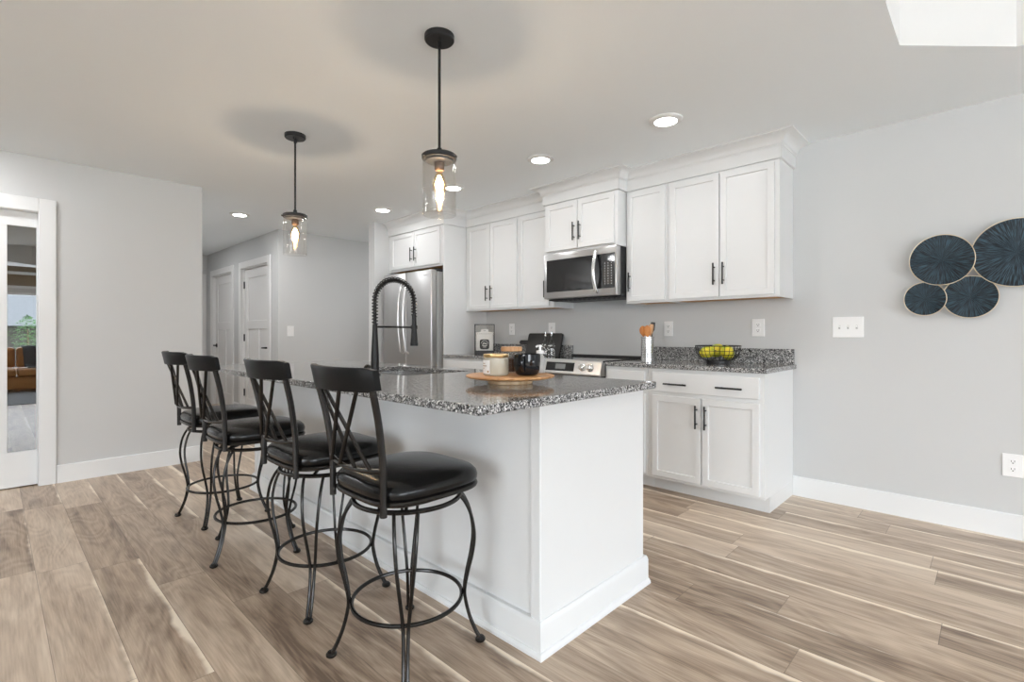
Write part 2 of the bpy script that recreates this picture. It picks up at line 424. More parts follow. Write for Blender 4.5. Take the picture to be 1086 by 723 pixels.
def crock_material():
    """stainless steel with rows of small dark perforations"""
    m, nt, p = new_mat('perforated_steel'); L = nt.links.new
    g = N(nt, 'ShaderNodeTexCoord'); s = N(nt, 'ShaderNodeSeparateXYZ'); L(g.outputs['Object'], s.inputs[0])
    at = N(nt, 'ShaderNodeMath', operation='ARCTAN2'); L(s.outputs[0], at.inputs[0]); L(s.outputs[1], at.inputs[1])
    def cell(src, k):
        a = N(nt, 'ShaderNodeMath', operation='MULTIPLY'); L(src, a.inputs[0]); a.inputs[1].default_value = k
        f = N(nt, 'ShaderNodeMath', operation='FRACT'); L(a.outputs[0], f.inputs[0])
        d = N(nt, 'ShaderNodeMath', operation='SUBTRACT'); L(f.outputs[0], d.inputs[0]); d.inputs[1].default_value = 0.5
        q = N(nt, 'ShaderNodeMath', operation='POWER'); L(d.outputs[0], q.inputs[0]); q.inputs[1].default_value = 2
        return q.outputs[0]
    ad = N(nt, 'ShaderNodeMath', operation='ADD'); L(cell(at.outputs[0], 30 / (2 * PI)), ad.inputs[0]); L(cell(s.outputs[2], 85), ad.inputs[1])
    lt = N(nt, 'ShaderNodeMath', operation='LESS_THAN'); L(ad.outputs[0], lt.inputs[0]); lt.inputs[1].default_value = 0.07
    hi = N(nt, 'ShaderNodeMath', operation='GREATER_THAN'); L(s.outputs[2], hi.inputs[0]); hi.inputs[1].default_value = 0.035
    ml = N(nt, 'ShaderNodeMath', operation='MULTIPLY'); L(lt.outputs[0], ml.inputs[0]); L(hi.outputs[0], ml.inputs[1])
    mx = N(nt, 'ShaderNodeMix', data_type='RGBA'); L(ml.outputs[0], mx.inputs['Factor'])
    mx.inputs['A'].default_value = (0.68, 0.68, 0.67, 1); mx.inputs['B'].default_value = (0.12, 0.12, 0.12, 1)
    L(mx.outputs['Result'], p.inputs['Base Color']); p.inputs['Metallic'].default_value = 0.9; p.inputs['Roughness'].default_value = 0.25
    return m
M_crock = crock_material()

def fruit_material():
    m, nt, p = new_mat('yellow_green_skin'); L = nt.links.new
    g = N(nt, 'ShaderNodeTexCoord'); nz = N(nt, 'ShaderNodeTexNoise'); nz.inputs['Scale'].default_value = 14; nz.inputs['Detail'].default_value = 2
    cr = N(nt, 'ShaderNodeValToRGB'); e = cr.color_ramp.elements
    e[0].position = 0.32; e[0].color = (0.22, 0.42, 0.03, 1); e[1].position = 0.62; e[1].color = (0.78, 0.60, 0.03, 1)
    L(g.outputs['Object'], nz.inputs['Vector']); L(nz.outputs['Fac'], cr.inputs[0]); L(cr.outputs[0], p.inputs['Base Color'])
    p.inputs['Roughness'].default_value = 0.38
    return m
M_fruit = fruit_material()

# ================================================================== THE SETTING
YW = 3.905      # kitchen wall
XL = -5.107     # left wall
ZC = 2.44
YH = 2.4865     # wall with the hall doors
XH = -6.44      # wall beyond the island, facing the room
XR, YB = 4.6, -4.6

struct('floor', B(-11.2, XR + 0.15, YB - 0.15, 6.2, -0.12, 0.0), M_floor)

# ceiling with the octagonal tray recess over the dining end; vaulted strip by the living-room windows
bm = bmesh.new()
VX = 3.2
outer = [(-11.2, YB - 0.15), (VX, YB - 0.15), (VX, 6.2), (-11.2, 6.2)]
tx0, tx1, ty0, ty1, tc_ = -0.305, 2.75, 0.15, 3.25, 0.385
octo = [(tx0, ty0 + tc_), (tx0, ty1 - tc_), (tx0 + tc_, ty1), (tx1 - tc_, ty1), (tx1, ty1 - tc_), (tx1, ty0 + tc_), (tx1 - tc_, ty0), (tx0 + tc_, ty0)]
def loop(pts, z):
    v = [bm.verts.new((x, y, z)) for x, y in pts]
    return v, [bm.edges.new((v[i], v[(i + 1) % len(v)])) for i in range(len(v))]
v1, e1 = loop(outer, ZC); v2, e2 = loop(octo, ZC)
bmesh.ops.triangle_fill(bm, edges=e1 + e2, use_beauty=True)
v3 = [bm.verts.new((x, y, ZC + 0.34)) for x, y in octo]
for i in range(8):
    f = bm.faces.new((v2[i], v2[(i + 1) % 8], v3[(i + 1) % 8], v3[i])); f.material_index = 1
f = bm.faces.new(v3[::-1]); f.material_index = 1
# vault
for q in (((VX, YB - 0.15, ZC), (VX, 6.2, ZC), (VX, 6.2, 3.75), (VX, YB - 0.15, 3.75)),
          ((VX, YB - 0.15, 3.75), (VX, 6.2, 3.75), (XR + 0.15, 6.2, 3.75), (XR + 0.15, YB - 0.15, 3.75))):
    bm.faces.new([bm.verts.new(c) for c in q])
struct('ceiling', bm, [M_ceil, M_tray])

struct('wall_kitchen', B(-5.2, XR + 0.15, YW, YW + 0.12, 0, 3.75), M_wall)
struct('wall_stub', B(-5.326, -5.2, 3.1, YW + 0.12, 0, ZC), M_wall)
# left wall with the opening for the glazed door
bm = bmesh.new()
DY0, DY1, DZ = -0.66, 0.25, 2.035
box(bm, XL - 0.12, XL, DY1, 1.312, 0, ZC); box(bm, XL - 0.12, XL, YB, DY0, 0, ZC); box(bm, XL - 0.12, XL, DY0, DY1, DZ, ZC)
struct('wall_left', bm, M_wall)
struct('wall_hall_near', B(-9.4, XL - 0.12, 1.19, 1.312, 0, ZC), M_wall)
# hall wall with two door openings
D1 = (-7.735, -6.755); D2 = (-9.085, -8.165); DH = 2.058
bm = bmesh.new()
for a, b in ((D1[1], XH), (D2[1], D1[0]), (-9.4, D2[0])): box(bm, a, b, YH, YH + 0.12, 0, ZC)
for a, b in (D1, D2): box(bm, a, b, YH, YH + 0.12, DH, ZC)
struct('wall_hall_far', bm, M_wall)
struct('wall_passage', B(XH - 0.12, XH, YH + 0.12, 5.2, 0, ZC), M_wall)
struct('wall_passage_end', B(XH, -5.2, 5.0, 5.12, 0, ZC), M_wall)
struct('wall_passage_side', B(-5.326, -5.2, YW + 0.12, 5.0, 0, ZC), M_wall)
struct('wall_hall_end', B(-9.52, -9.4, 1.19, YH + 0.12, 0, ZC), M_wall)
# room behind the glazed door: closed shell
bm = bmesh.new()
box(bm, -8.6, -8.5, -2.0, 1.19, 0, ZC); box(bm, -8.5, XL - 0.12, -2.1, -2.0, 0, ZC)
struct('wall_study', bm, M_wall)
# window walls of the living end
bm = bmesh.new()
WZ0, WZ1 = 0.37, 2.02
box(bm, XR, XR + 0.15, YB, -3.3, 0, 3.75); box(bm, XR, XR + 0.15, 3.3, YW, 0, 3.75)
box(bm, XR, XR + 0.15, -3.3, 3.3, 0, WZ0); box(bm, XR, XR + 0.15, -3.3, 3.3, WZ1, 2.13)
struct('wall_right', bm, M_wall)
struct('wall_right_upper', B(XR, XR + 0.15, -3.3, 3.3, 2.13, 3.75), M_tanwall)
bm = bmesh.new()
for z0, z1 in ((2.11, 2.16), (2.40, 2.46), (2.77, 3.03)): box(bm, XR - 0.03, XR, -3.3, 3.3, z0, z1)
struct('trim_1', bm, M_trim)
bm = bmesh.new()
RX0, RX1, RZ0, RZ1 = -1.2, 1.4, 0.45, 2.15
box(bm, XL - 0.12, RX0, YB - 0.15, YB, 0, 3.75); box(bm, RX1, XR + 0.15, YB - 0.15, YB, 0, 3.75)
box(bm, RX0, RX1, YB - 0.15, YB, 0, RZ0); box(bm, RX0, RX1, YB - 0.15, YB, RZ1, 3.75)
struct('wall_rear', bm, M_wall)

def window(name, axis, a0, a1, z0, z1, pos, n):
    bm = bmesh.new(); t = 0.05
    def fr(u0, u1, w0, w1):
        if axis == 'X': box(bm, pos, pos + 0.06, u0, u1, w0, w1)
        else: box(bm, u0, u1, pos, pos + 0.06, w0, w1)
    fr(a0, a1, z0, z0 + t); fr(a0, a1, z1 - t, z1)
    for i in range(n + 1):
        u = a0 + (a1 - a0) * i / n
        fr(max(a0, u - t / 2), min(a1, u + t / 2), z0 + t, z1 - t)
    return struct(name, bm, M_trim)
window('window_1', 'X', -3.3, 3.3, WZ0, WZ1, XR + 0.04, 4)
window('window_2', 'Y', RX0, RX1, RZ0, RZ1, YB - 0.10, 4)

# ---- baseboards
BBH, BBT = 0.135, 0.015
def bboard(name, path):
    struct(name, sweep(bmesh.new(), path, [(0, 0), (BBT, 0), (BBT, BBH - 0.004), (BBT - 0.004, BBH), (0, BBH)]), M_trim)
bboard('baseboard_kitchen', [(-1.009, YW), (XR, YW)])
bboard('baseboard_left', [(XL - 0.0, 1.312), (XL, 1.312), (XL, 0.345)][1:][::-1] if False else [(XL, 0.345), (XL, 1.312), (XL - 0.6, 1.312)][:2])
bboard('baseboard_passage', [(XH, YH + 0.0), (XH, 5.0)])
bm = bmesh.new()
for a, b in ((-6.64, XH), (-8.06, -7.83)):
    box(bm, a, b, YH - BBT, YH, 0, BBH, 0.003)
struct('baseboard_hall', bm, M_trim)
bboard('baseboard_stub', [(-5.326, YW), (-5.326, 3.1), (-5.2, 3.1), (-5.2, 3.29)])

# ---- hall doors
def panel_door(name, x0, x1, y, z1, hinge_right, n):
    """three-panel craftsman door facing -Y, slab front at y"""
    w = x1 - x0; st = 0.115
    bm = B(x0, x1, y + 0.012, y + 0.036, 0.008, z1)
    for a, b, c, d in ((x0, x0 + st, 0.008, z1), (x1 - st, x1, 0.008, z1), (x0 + st, x1 - st, z1 - 0.13, z1),
                       (x0 + st, x1 - st, 0.008, 0.22), (x0 + st, x1 - st, 1.20, 1.32),
                       ((x0 + x1) / 2 - 0.05, (x0 + x1) / 2 + 0.05, 0.22, 1.20)):
        box(bm, a, b, y, y + 0.0125, c, d, 0.003)
    d = struct(name, bm, M_door)
    hx = x0 + 0.07 if hinge_right else x1 - 0.07
    sgn = 1 if hinge_right else -1
    hb = lathe(bmesh.new(), [(0, 0), (0.032, 0), (0.032, 0.008), (0.012, 0.012), (0.012, 0.05), (0, 0.05)], n=20,
               M=Matrix.Translation((hx, y, 0.95)) @ Matrix.Rotation(PI / 2, 4, 'X'))
    tube(hb, [(hx, y - 0.045, 0.95), (hx + sgn * 0.02, y - 0.048, 0.95), (hx + sgn * 0.12, y - 0.046, 0.948)], [0.011, 0.011, 0.009], 8)
    obj('door_handle', hb, M_black, d)
    hxx = x1 if hinge_right else x0
    for z in (0.30, 1.08, 1.83):
        hb = tube(bmesh.new(), [(hxx, y - 0.008, z - 0.05), (hxx, y - 0.008, z + 0.05)], 0.008, 8)
        box(hb, hxx - 0.012, hxx + 0.012, y - 0.004, y - 0.001, z - 0.05, z + 0.05)
        obj('hinge', hb, M_black, d)
    return d
panel_door('door_1', D1[0] + 0.005, D1[1] - 0.005, YH + 0.035, 2.045, False, 1)
panel_door('door_2', D2[0] + 0.005, D2[1] - 0.005, YH + 0.035, 2.045, True, 2)
def casing(name, x0, x1, y, z, w=0.092):
    bm = bmesh.new(); t = 0.018
    box(bm, x0 - w, x0 - 0.006, y - t, y, 0, z + w, 0.003); box(bm, x1 + 0.006, x1 + w, y - t, y, 0, z + w, 0.003)
    box(bm, x0 - 0.006, x1 + 0.006, y - t, y, z + 0.002, z + w, 0.003)
    # jambs
    box(bm, x0 - 0.006, x0 + 0.003, y, y + 0.11, 0, z + 0.002); box(bm, x1 - 0.003, x1 + 0.006, y, y + 0.11, 0, z + 0.002)
    box(bm, x0 + 0.003, x1 - 0.003, y, y + 0.11, z - 0.01, z + 0.002)
    struct(name, bm, M_door)
casing('trim_2', D1[0], D1[1], YH, DH); casing('trim_3', D2[0], D2[1], YH, DH)
# door at the end of the hall, seen as a pale sliver
bm = bmesh.new(); box(bm, -9.4, -9.378, 1.36, YH - 0.02, 0, 2.12, 0.003)
struct('trim_4', bm, M_door)
bm = bmesh.new(); box(bm, -9.378, -9.366, 1.45, YH - 0.11, 0.008, 2.04, 0.003)
struct('door_3', bm, M_door)

# ---- glazed door in the left wall
bm = bmesh.new(); t = 0.018
box(bm, XL, XL + t, DY1 - 0.004, 0.342, 0, 2.132, 0.003); box(bm, XL, XL + t, DY0 - 0.092, DY0 + 0.004, 0, 2.132, 0.003)
box(bm, XL, XL + t, DY0 + 0.004, DY1 - 0.004, DZ - 0.004, 2.132, 0.003)
box(bm, XL - 0.12, XL, DY1 - 0.006, DY1, 0, DZ); box(bm, XL - 0.12, XL, DY0, DY0 + 0.006, 0, DZ); box(bm, XL - 0.12, XL, DY0 + 0.006, DY1 - 0.006, DZ - 0.006, DZ)
struct('trim_5', bm, M_trim)
GX = -5.15; gy = [(-0.62, -0.33), (-0.25, 0.0), (0.082, 0.212)]
gy0, gy1 = 0.082, 0.236
bm = bmesh.new()
box(bm, GX - 0.035, GX, gy1, DY1 - 0.007, 0.008, DZ - 0.008, 0.002)
box(bm, GX - 0.035, GX, DY0 + 0.007, DY0 + 0.12, 0.008, DZ - 0.008, 0.002)
box(bm, GX - 0.035, GX, gy0 - 0.14, gy0, 0.265, 1.92, 0.002)
box(bm, GX - 0.035, GX, DY0 + 0.12, gy1, 0.008, 0.265, 0.002); box(bm, GX - 0.035, GX, DY0 + 0.12, gy1, 1.92, DZ - 0.008, 0.002)
dr = struct('door_4', bm, M_trim)
obj('glass', B(GX - 0.022, GX - 0.014, gy0, gy1, 0.265, 1.92), M_mirrorpane, dr, label='tall narrow reflective glass light')
obj('glass', B(GX - 0.022, GX - 0.014, DY0 + 0.12, gy0 - 0.14, 0.265, 1.92), M_mirrorpane, dr)

# ---- crown and frieze above the cabinets
FR = [(-5.2, 3.295), (-4.15, 3.295), (-4.15, 3.60), (-2.92, 3.60), (-2.92, 3.475), (-2.16, 3.475), (-2.16, 3.60), (-1.01, 3.60), (-1.01, YW)]
bm = sweep(bmesh.new(), FR, [(0.0, 2.286), (0.016, 2.286), (0.016, 2.368), (0.0, 2.368)])
struct('trim_6', bm, M_cab)
cove = [(0.0, 2.368), (0.022, 2.368), (0.022, 2.374)]
for k in range(9):
    a = (PI / 2) * k / 8
    cove.append((0.098 - 0.072 * math.cos(a) , 2.376 + 0.05 * (1 - math.sqrt(max(0, 1 - (k / 8) ** 2)))))
cove = [(0.0, 2.368), (0.022, 2.368), (0.022, 2.374), (0.027, 2.377)] + [(0.029 + 0.068 * (1 - math.cos(a * PI / 2)), 2.378 + 0.052 * math.sin(a * PI / 2)) for a in (0, .15, .3, .45, .6, .75, .9, 1)] + [(0.105, 2.432), (0.105, 2.44), (0.0, 2.44)]
struct('trim_7', sweep(bmesh.new(), FR, cove), M_cab)

# ================================================================== KITCHEN CABINETS
def shaker(bm, x0, x1, z0, z1, yf, st=0.058, t=0.02):
    """flat-panel door, back at yf, front at yf - t"""
    r = bmesh.ops.create_cube(bm, size=1); v = r['verts']
    bmesh.ops.transform(bm, matrix=Matrix.Translation(((x0 + x1) / 2, yf - t / 2, (z0 + z1) / 2)) @ Matrix.Diagonal((x1 - x0, t, z1 - z0, 1)), verts=v)
    fr = min({f for q in v for f in q.link_faces}, key=lambda f: f.calc_center_median().y)
    es = list(fr.edges)
    bmesh.ops.inset_region(bm, faces=[fr], thickness=st, depth=0)
    bmesh.ops.inset_region(bm, faces=[fr], thickness=0.005, depth=-0.010)
    bmesh.ops.bevel(bm, geom=[e for e in es if e.is_valid], offset=0.002, segments=1, affect='EDGES')
    return bm

def slab(x0, x1, z0, z1, yf, t=0.02):
    return B(x0, x1, yf - t, yf, z0, z1, 0.003)

def pull(x, z, yf, vertical=True, L=0.155):
    """bar pull standing 30 mm off the face at yf"""
    bm = bmesh.new(); y = yf - 0.030; h = L / 2
    d = Vector((0, 0, 1)) if vertical else Vector((1, 0, 0))
    c = Vector((x, y, z))
    tube(bm, [c - d * h, c + d * h], 0.006, 10)
    for s in (-1, 1):
        a = c + d * (s * 0.048)
        tube(bm, [a, a + Vector((0, 0.030, 0))], 0.0048, 8)
    return bm

def cabinet(name, label, x0, x1, yf, z0, z1, doors=(), drawers=(), toe=False, group=None, under=True, yb=YW, cat='cabinet'):
    """doors: (x0, x1, z0, z1, handle_x, handle_z); drawers: (x0, x1, z0, z1, [handle xs])"""
    t = thing(name, label, cat, ((x0 + x1) / 2, (yf + yb) / 2, 0 if toe else z0), group=group)
    bm = B(x0, x1, yf, yb - 0.001, z0 + (0 if toe else 0.018), z1, 0.0015)
    obj('carcass', bm, M_cab, t)
    if toe:
        obj('toe_kick', B(x0, x1, yf + 0.1, yb - 0.001, 0, z0), M_cab, t)
    else:
        # frame that hangs below the unpainted bottom
        bm = bmesh.new()
        box(bm, x0, x1, yf, yf + 0.02, z0, z0 + 0.018); box(bm, x0, x0 + 0.016, yf + 0.02, yb - 0.001, z0, z0 + 0.018); box(bm, x1 - 0.016, x1, yf + 0.02, yb - 0.001, z0, z0 + 0.018)
        obj('bottom_rim', bm, M_cab, t)
        obj('underside', B(x0 + 0.016, x1 - 0.016, yf + 0.02, yb - 0.001, z0 + 0.008, z0 + 0.018), M_under, t, label='unpainted orange wood underside')
    for d in doors:
        o = obj('door', shaker(bmesh.new(), d[0], d[1], d[2], d[3], yf), M_cab, t)
        obj('handle', pull(d[4], d[5], yf - 0.02), M_black, o, label='black bar pull')
    for d in drawers:
        o = obj('drawer', slab(d[0], d[1], d[2], d[3], yf), M_cab, t)
        for hx in d[4]:
            obj('handle', pull(hx, (d[2] + d[3]) / 2 - 0.01, yf - 0.02, False, 0.165), M_black, o, label='black bar pull')
    return t

UZ0, UZ1 = 1.375, 2.286; DZ0, DZ1 = 1.392, 2.270
g_up = 'white wall cabinets along the kitchen wall'
cabinet('wall_cabinet', 'tall white double-door wall cabinet at the end of the run, above the fruit bowl', -1.795, -1.01, 3.60, UZ0, UZ1,
        [(-1.772, -1.402, DZ0, DZ1, -1.432, 1.555), (-1.394, -1.040, DZ0, DZ1, -1.366, 1.555)], group=g_up)
cabinet('wall_cabinet', 'narrow white single-door wall cabinet just beside the microwave, above the utensil crock', -2.16, -1.797, 3.60, UZ0, UZ1,
        [(-2.142, -1.815, DZ0, DZ1, -2.112, 1.545)], group=g_up)
cabinet('wall_cabinet', 'short white two-door cabinet above the microwave', -2.92, -2.162, 3.475, 1.842, UZ1,
        [(-2.895, -2.553, 1.862, DZ1, -2.578, 2.005), (-2.545, -2.190, 1.862, DZ1, -2.516, 2.005)], group=g_up)
cabinet('wall_cabinet', 'narrow white single-door wall cabinet above the black cutting board', -3.362, -2.922, 3.60, UZ0, UZ1,
        [(-3.340, -2.965, DZ0, DZ1, -3.000, 1.545)], group=g_up)
cabinet('wall_cabinet', 'white double-door wall cabinet between refrigerator panel and single door, above the coffee bag', -4.149, -3.364, 3.60, UZ0, UZ1,
        [(-4.105, -3.762, DZ0, DZ1, -3.792, 1.55), (-3.754, -3.378, DZ0, DZ1, -3.724, 1.55)], group=g_up)
fcab = cabinet('wall_cabinet', 'short deep white two-door cabinet with tall side panel above the steel refrigerator', -5.199, -4.172, 3.295, 1.855, UZ1,
        [(-5.125, -4.668, 1.88, DZ1, -4.700, 2.02), (-4.660, -4.205, 1.88, DZ1, -4.628, 2.02)], group=g_up)
obj('side_panel', B(-4.171, -4.150, 3.295, YW - 0.001, 0, UZ1, 0.0015), M_cab, fcab)

CT = 0.884
g_base = 'white base cabinets along the kitchen wall'
cabinet('base_cabinet', 'white base cabinet with one wide drawer over two doors, at the end of the run', -1.797, -1.01, 3.295, 0.10, CT,
        [(-1.757, -1.402, 0.122, 0.695, -1.428, 0.572), (-1.394, -1.036, 0.122, 0.695, -1.366, 0.572)],
        [(-1.757, -1.036, 0.722, 0.858, [-1.575, -1.212])], toe=True, group=g_base)
cabinet('base_cabinet', 'narrow white base cabinet between the range and the wide-drawer cabinet', -2.158, -1.799, 3.295, 0.10, CT,
        [(-2.135, -1.818, 0.122, 0.695, -1.85, 0.572)], [(-2.135, -1.818, 0.722, 0.858, [-1.976])], toe=True, group=g_base)
cabinet('base_cabinet', 'narrow white base cabinet on the refrigerator side of the range', -3.40, -2.922, 3.295, 0.10, CT,
        [(-3.38, -2.945, 0.122, 0.695, -2.98, 0.572)], [(-3.38, -2.945, 0.722, 0.858, [-3.16])], toe=True, group=g_base)
cabinet('base_cabinet', 'white double base cabinet against the tall refrigerator panel', -4.149, -3.402, 3.295, 0.10, CT,
        [(-4.125, -3.78, 0.122, 0.695, -3.81, 0.572), (-3.772, -3.425, 0.122, 0.695, -3.74, 0.572)], [(-4.125, -3.425, 0.722, 0.858, [-3.95, -3.6])], toe=True, group=g_base)

def counter(label, lb2, x0, x1):
    t = obj('countertop', B(x0, x1, 3.27, YW - 0.001, CT, 0.914, 0.003), M_granite, loc=((x0 + x1) / 2, 3.58, CT), label=label, cat='countertop', group='speckled granite counters on the wall run')
    obj('backsplash', B(x0, x1 - 0.012 if x1 > -2 else x1, YW - 0.022, YW - 0.001, 0.9142, 1.022, 0.002), M_granite, loc=((x0 + x1) / 2, YW - 0.012, 0.9142), label=lb2, cat='backsplash', group='low granite backsplashes')
counter('speckled granite countertop under the fruit bowl and utensil crock', 'low speckled granite backsplash behind the fruit bowl', -2.158, -0.988)
counter('speckled granite countertop under the cutting board and bottles', 'low speckled granite backsplash behind the black cutting board', -4.149, -2.922)

# ---- refrigerator
t = thing('refrigerator', 'stainless steel french-door refrigerator in the white cabinet surround', 'refrigerator', (-4.66, 3.5, 0))
obj('cabinet_body', B(-5.113, -4.203, 3.245, 3.88, 0.03, 1.79, 0.006), mat('fridge_side_grey', (0.34, 0.34, 0.335), 0.45, var=0.04), t)
for a, b, hx in ((-5.113, -4.661, -4.705), (-4.655, -4.203, -4.611)):
    d = obj('door', B(a, b, 3.165, 3.24, 0.735, 1.805, 0.012, 3), M_fsteel, t)
    pts = [(hx, 3.165, 1.665), (hx, 3.125, 1.64)] + [(hx, 3.125 - 0.035 * math.sin(PI * k / 10), 1.64 - 0.70 * k / 10) for k in range(1, 10)] + [(hx, 3.125, 0.94), (hx, 3.165, 0.915)]
    obj('handle', tube(bmesh.new(), pts, 0.013, 10), M_steel, d)
obj('logo_plate', B(-4.335, -4.255, 3.163, 3.166, 1.745, 1.757), M_steel, t)
d = obj('freezer_drawer', B(-5.113, -4.203, 3.165, 3.24, 0.09, 0.725, 0.012, 3), M_fsteel, t)
obj('handle', tube(bmesh.new(), [(-5.02, 3.165, 0.64), (-5.0, 3.12, 0.64), (-4.31, 3.12, 0.64), (-4.29, 3.165, 0.64)], 0.013, 10), M_steel, d)
for x in (-5.05, -4.26): obj('hinge_cover', B(x - 0.05, x + 0.05, 3.245, 3.35, 1.7905, 1.82, 0.006), M_blkplastic, t)

obj('base_grille', B(-5.10, -4.21, 3.26, 3.85, 0.0, 0.03), M_blkplastic, t)

# ---- microwave
t = thing('microwave', 'stainless over-the-range microwave with dark window hanging under the short cabinet', 'microwave', (-2.541, 3.68, 1.43))
obj('body', B(-2.918, -2.164, 3.525, YW - 0.002, 1.435, 1.841, 0.003), M_blkplastic, t)
obj('front_frame', B(-2.918, -2.164, 3.455, 3.523, 1.442, 1.838, 0.006, 2), M_steel, t)
obj('window', B(-2.884, -2.385, 3.451, 3.456, 1.500, 1.782, 0.0015), M_glassblk, t)
obj('inner_rim', B(-2.372, -2.302, 3.452, 3.456, 1.500, 1.782, 0.0015), M_glassblk, t)
cp = obj('control_panel', B(-2.300, -2.176, 3.451, 3.456, 1.500, 1.782, 0.0015), M_glassblk, t)
def keypad_material():
    m, nt, p = new_mat('keypad_legends'); L = nt.links.new
    g = N(nt, 'ShaderNodeTexCoord'); sp = N(nt, 'ShaderNodeSeparateXYZ'); L(g.outputs['UV'], sp.inputs[0])
    fac = []
    for k, n, half in ((0, 3, 0.11), (1, 9, 0.14)):
        a = N(nt, 'ShaderNodeMath', operation='MULTIPLY'); L(sp.outputs[k], a.inputs[0]); a.inputs[1].default_value = n
        f = N(nt, 'ShaderNodeMath', operation='FRACT'); L(a.outputs[0], f.inputs[0])
        c = N(nt, 'ShaderNodeMath', operation='COMPARE'); L(f.outputs[0], c.inputs[0]); c.inputs[1].default_value = 0.5; c.inputs[2].default_value = half
        fac.append(c.outputs[0])
    ml = N(nt, 'ShaderNodeMath', operation='MULTIPLY'); L(fac[0], ml.inputs[0]); L(fac[1], ml.inputs[1])
    mx = N(nt, 'ShaderNodeMix', data_type='RGBA'); L(ml.outputs[0], mx.inputs['Factor'])
    mx.inputs['A'].default_value = (0.010, 0.010, 0.011, 1); mx.inputs['B'].default_value = (0.57, 0.60, 0.635, 1)
    L(mx.outputs['Result'], p.inputs['Base Color']); p.inputs['Roughness'].default_value = 0.25
    return m
bm = B(-2.284, -2.190, 3.4498, 3.4512, 1.525, 1.712)
uv = bm.loops.layers.uv.new('UVMap')
for f in bm.faces:
    for l in f.loops: l[uv].uv = ((l.vert.co.x + 2.284) / 0.094, (l.vert.co.z - 1.525) / 0.187)
obj('keypad', bm, keypad_material(), cp, label='columns of pale key legends')
pts = [(-2.343, 3.455, 1.805), (-2.343, 3.43, 1.80)] + [(-2.343, 3.43 - 0.035 * math.sin(PI * k / 10), 1.80 - 0.32 * k / 10) for k in range(1, 10)] + [(-2.343, 3.43, 1.48), (-2.343, 3.455, 1.475)]
obj('handle', tube(bmesh.new(), pts, 0.016, 12), M_bright, t, label='curved bright steel handle')
obj('logo_plate', B(-2.60, -2.54, 3.4535, 3.4555, 1.806, 1.813), M_fsteel, t)
bm = B(-2.90, -2.18, 3.50, 3.86, 1.428, 1.435, 0.002)
for k in range(14): box(bm, -2.88 + k * 0.05, -2.86 + k * 0.05, 3.52, 3.60, 1.424, 1.428)
obj('vent_grille', bm, M_blkplastic, t)

# ---- range
t = thing('range_stove', 'stainless slide-in electric range with black glass top and front controls', 'stove', (-2.54, 3.58, 0))
obj('body', B(-2.917, -2.163, 3.30, 3.895, 0.04, 0.905, 0.003), M_blkplastic, t)
obj('cooktop', B(-2.919, -2.161, 3.265, 3.895, 0.9055, 0.921, 0.003), M_glassblk, t, label='black glass cooktop')
obj('rear_trim', B(-2.917, -2.163, 3.865, 3.903, 0.921, 0.937, 0.002), M_blkplastic, t)
bm = bmesh.new()
sec = [(3.30, 0.800), (3.232, 0.800), (3.222, 0.812), (3.252, 0.912), (3.264, 0.9215), (3.30, 0.9215)]
A = [bm.verts.new((-2.917, y, z)) for y, z in sec]; Q = [bm.verts.new((-2.163, y, z)) for y, z in sec]
for i in range(6): bm.faces.new((A[i], A[(i + 1) % 6], Q[(i + 1) % 6], Q[i]))
bm.faces.new(A[::-1]); bm.faces.new(Q)
cpn = obj('control_panel', bm, M_steel, t)
def on_panel(x, s):  # s 0..1 up the slanted face
    return Vector((x, 3.222 + 0.030 * s, 0.812 + 0.100 * s))
ptilt = math.atan2(0.030, 0.100)
Mx = lambda x, s: Matrix.Translation(on_panel(x, s)) @ Matrix.Rotation(-ptilt, 4, 'X')
dsp = obj('display', B(-0.145, 0.145, -0.003, 0.002, -0.036, 0.036, 0.001, M=Mx(-2.563, 0.5)), M_glassblk, cpn)
obj('clock_screen', B(-0.05, 0.05, -0.0045, -0.002, -0.02, 0.022, M=Mx(-2.555, 0.5)), M_lcd, dsp, label='grey clock screen')
for x in (-2.335, -2.262, -2.775, -2.848):
    kb = lathe(bmesh.new(), [(0, -0.002), (0.030, -0.002), (0.030, 0.006), (0.024, 0.010), (0.022, 0.030), (0.018, 0.034), (0, 0.034)], n=24, M=Mx(x, 0.5) @ Matrix.Rotation(PI / 2, 4, 'X'))
    box(kb, -0.004, 0.004, -0.042, -0.03, -0.018, 0.018, 0.002, M=Mx(x, 0.5))
    obj('knob', kb, M_chrome, cpn)
od = obj('oven_door', B(-2.915, -2.165, 3.245, 3.298, 0.21, 0.775, 0.006, 2), M_steel, t)
obj('window', B(-2.80, -2.28, 3.242, 3.246, 0.30, 0.62), M_glassblk, od)
obj('handle', tube(bmesh.new(), [(-2.86, 3.245, 0.715), (-2.85, 3.205, 0.715), (-2.23, 3.205, 0.715), (-2.22, 3.245, 0.715)], 0.012, 10), M_chrome, od)
obj('storage_drawer', B(-2.915, -2.165, 3.25, 3.298, 0.05, 0.20, 0.006), M_steel, t)
obj('base_plinth', B(-2.90, -2.18, 3.34, 3.88, 0, 0.04), M_blkplastic, t)

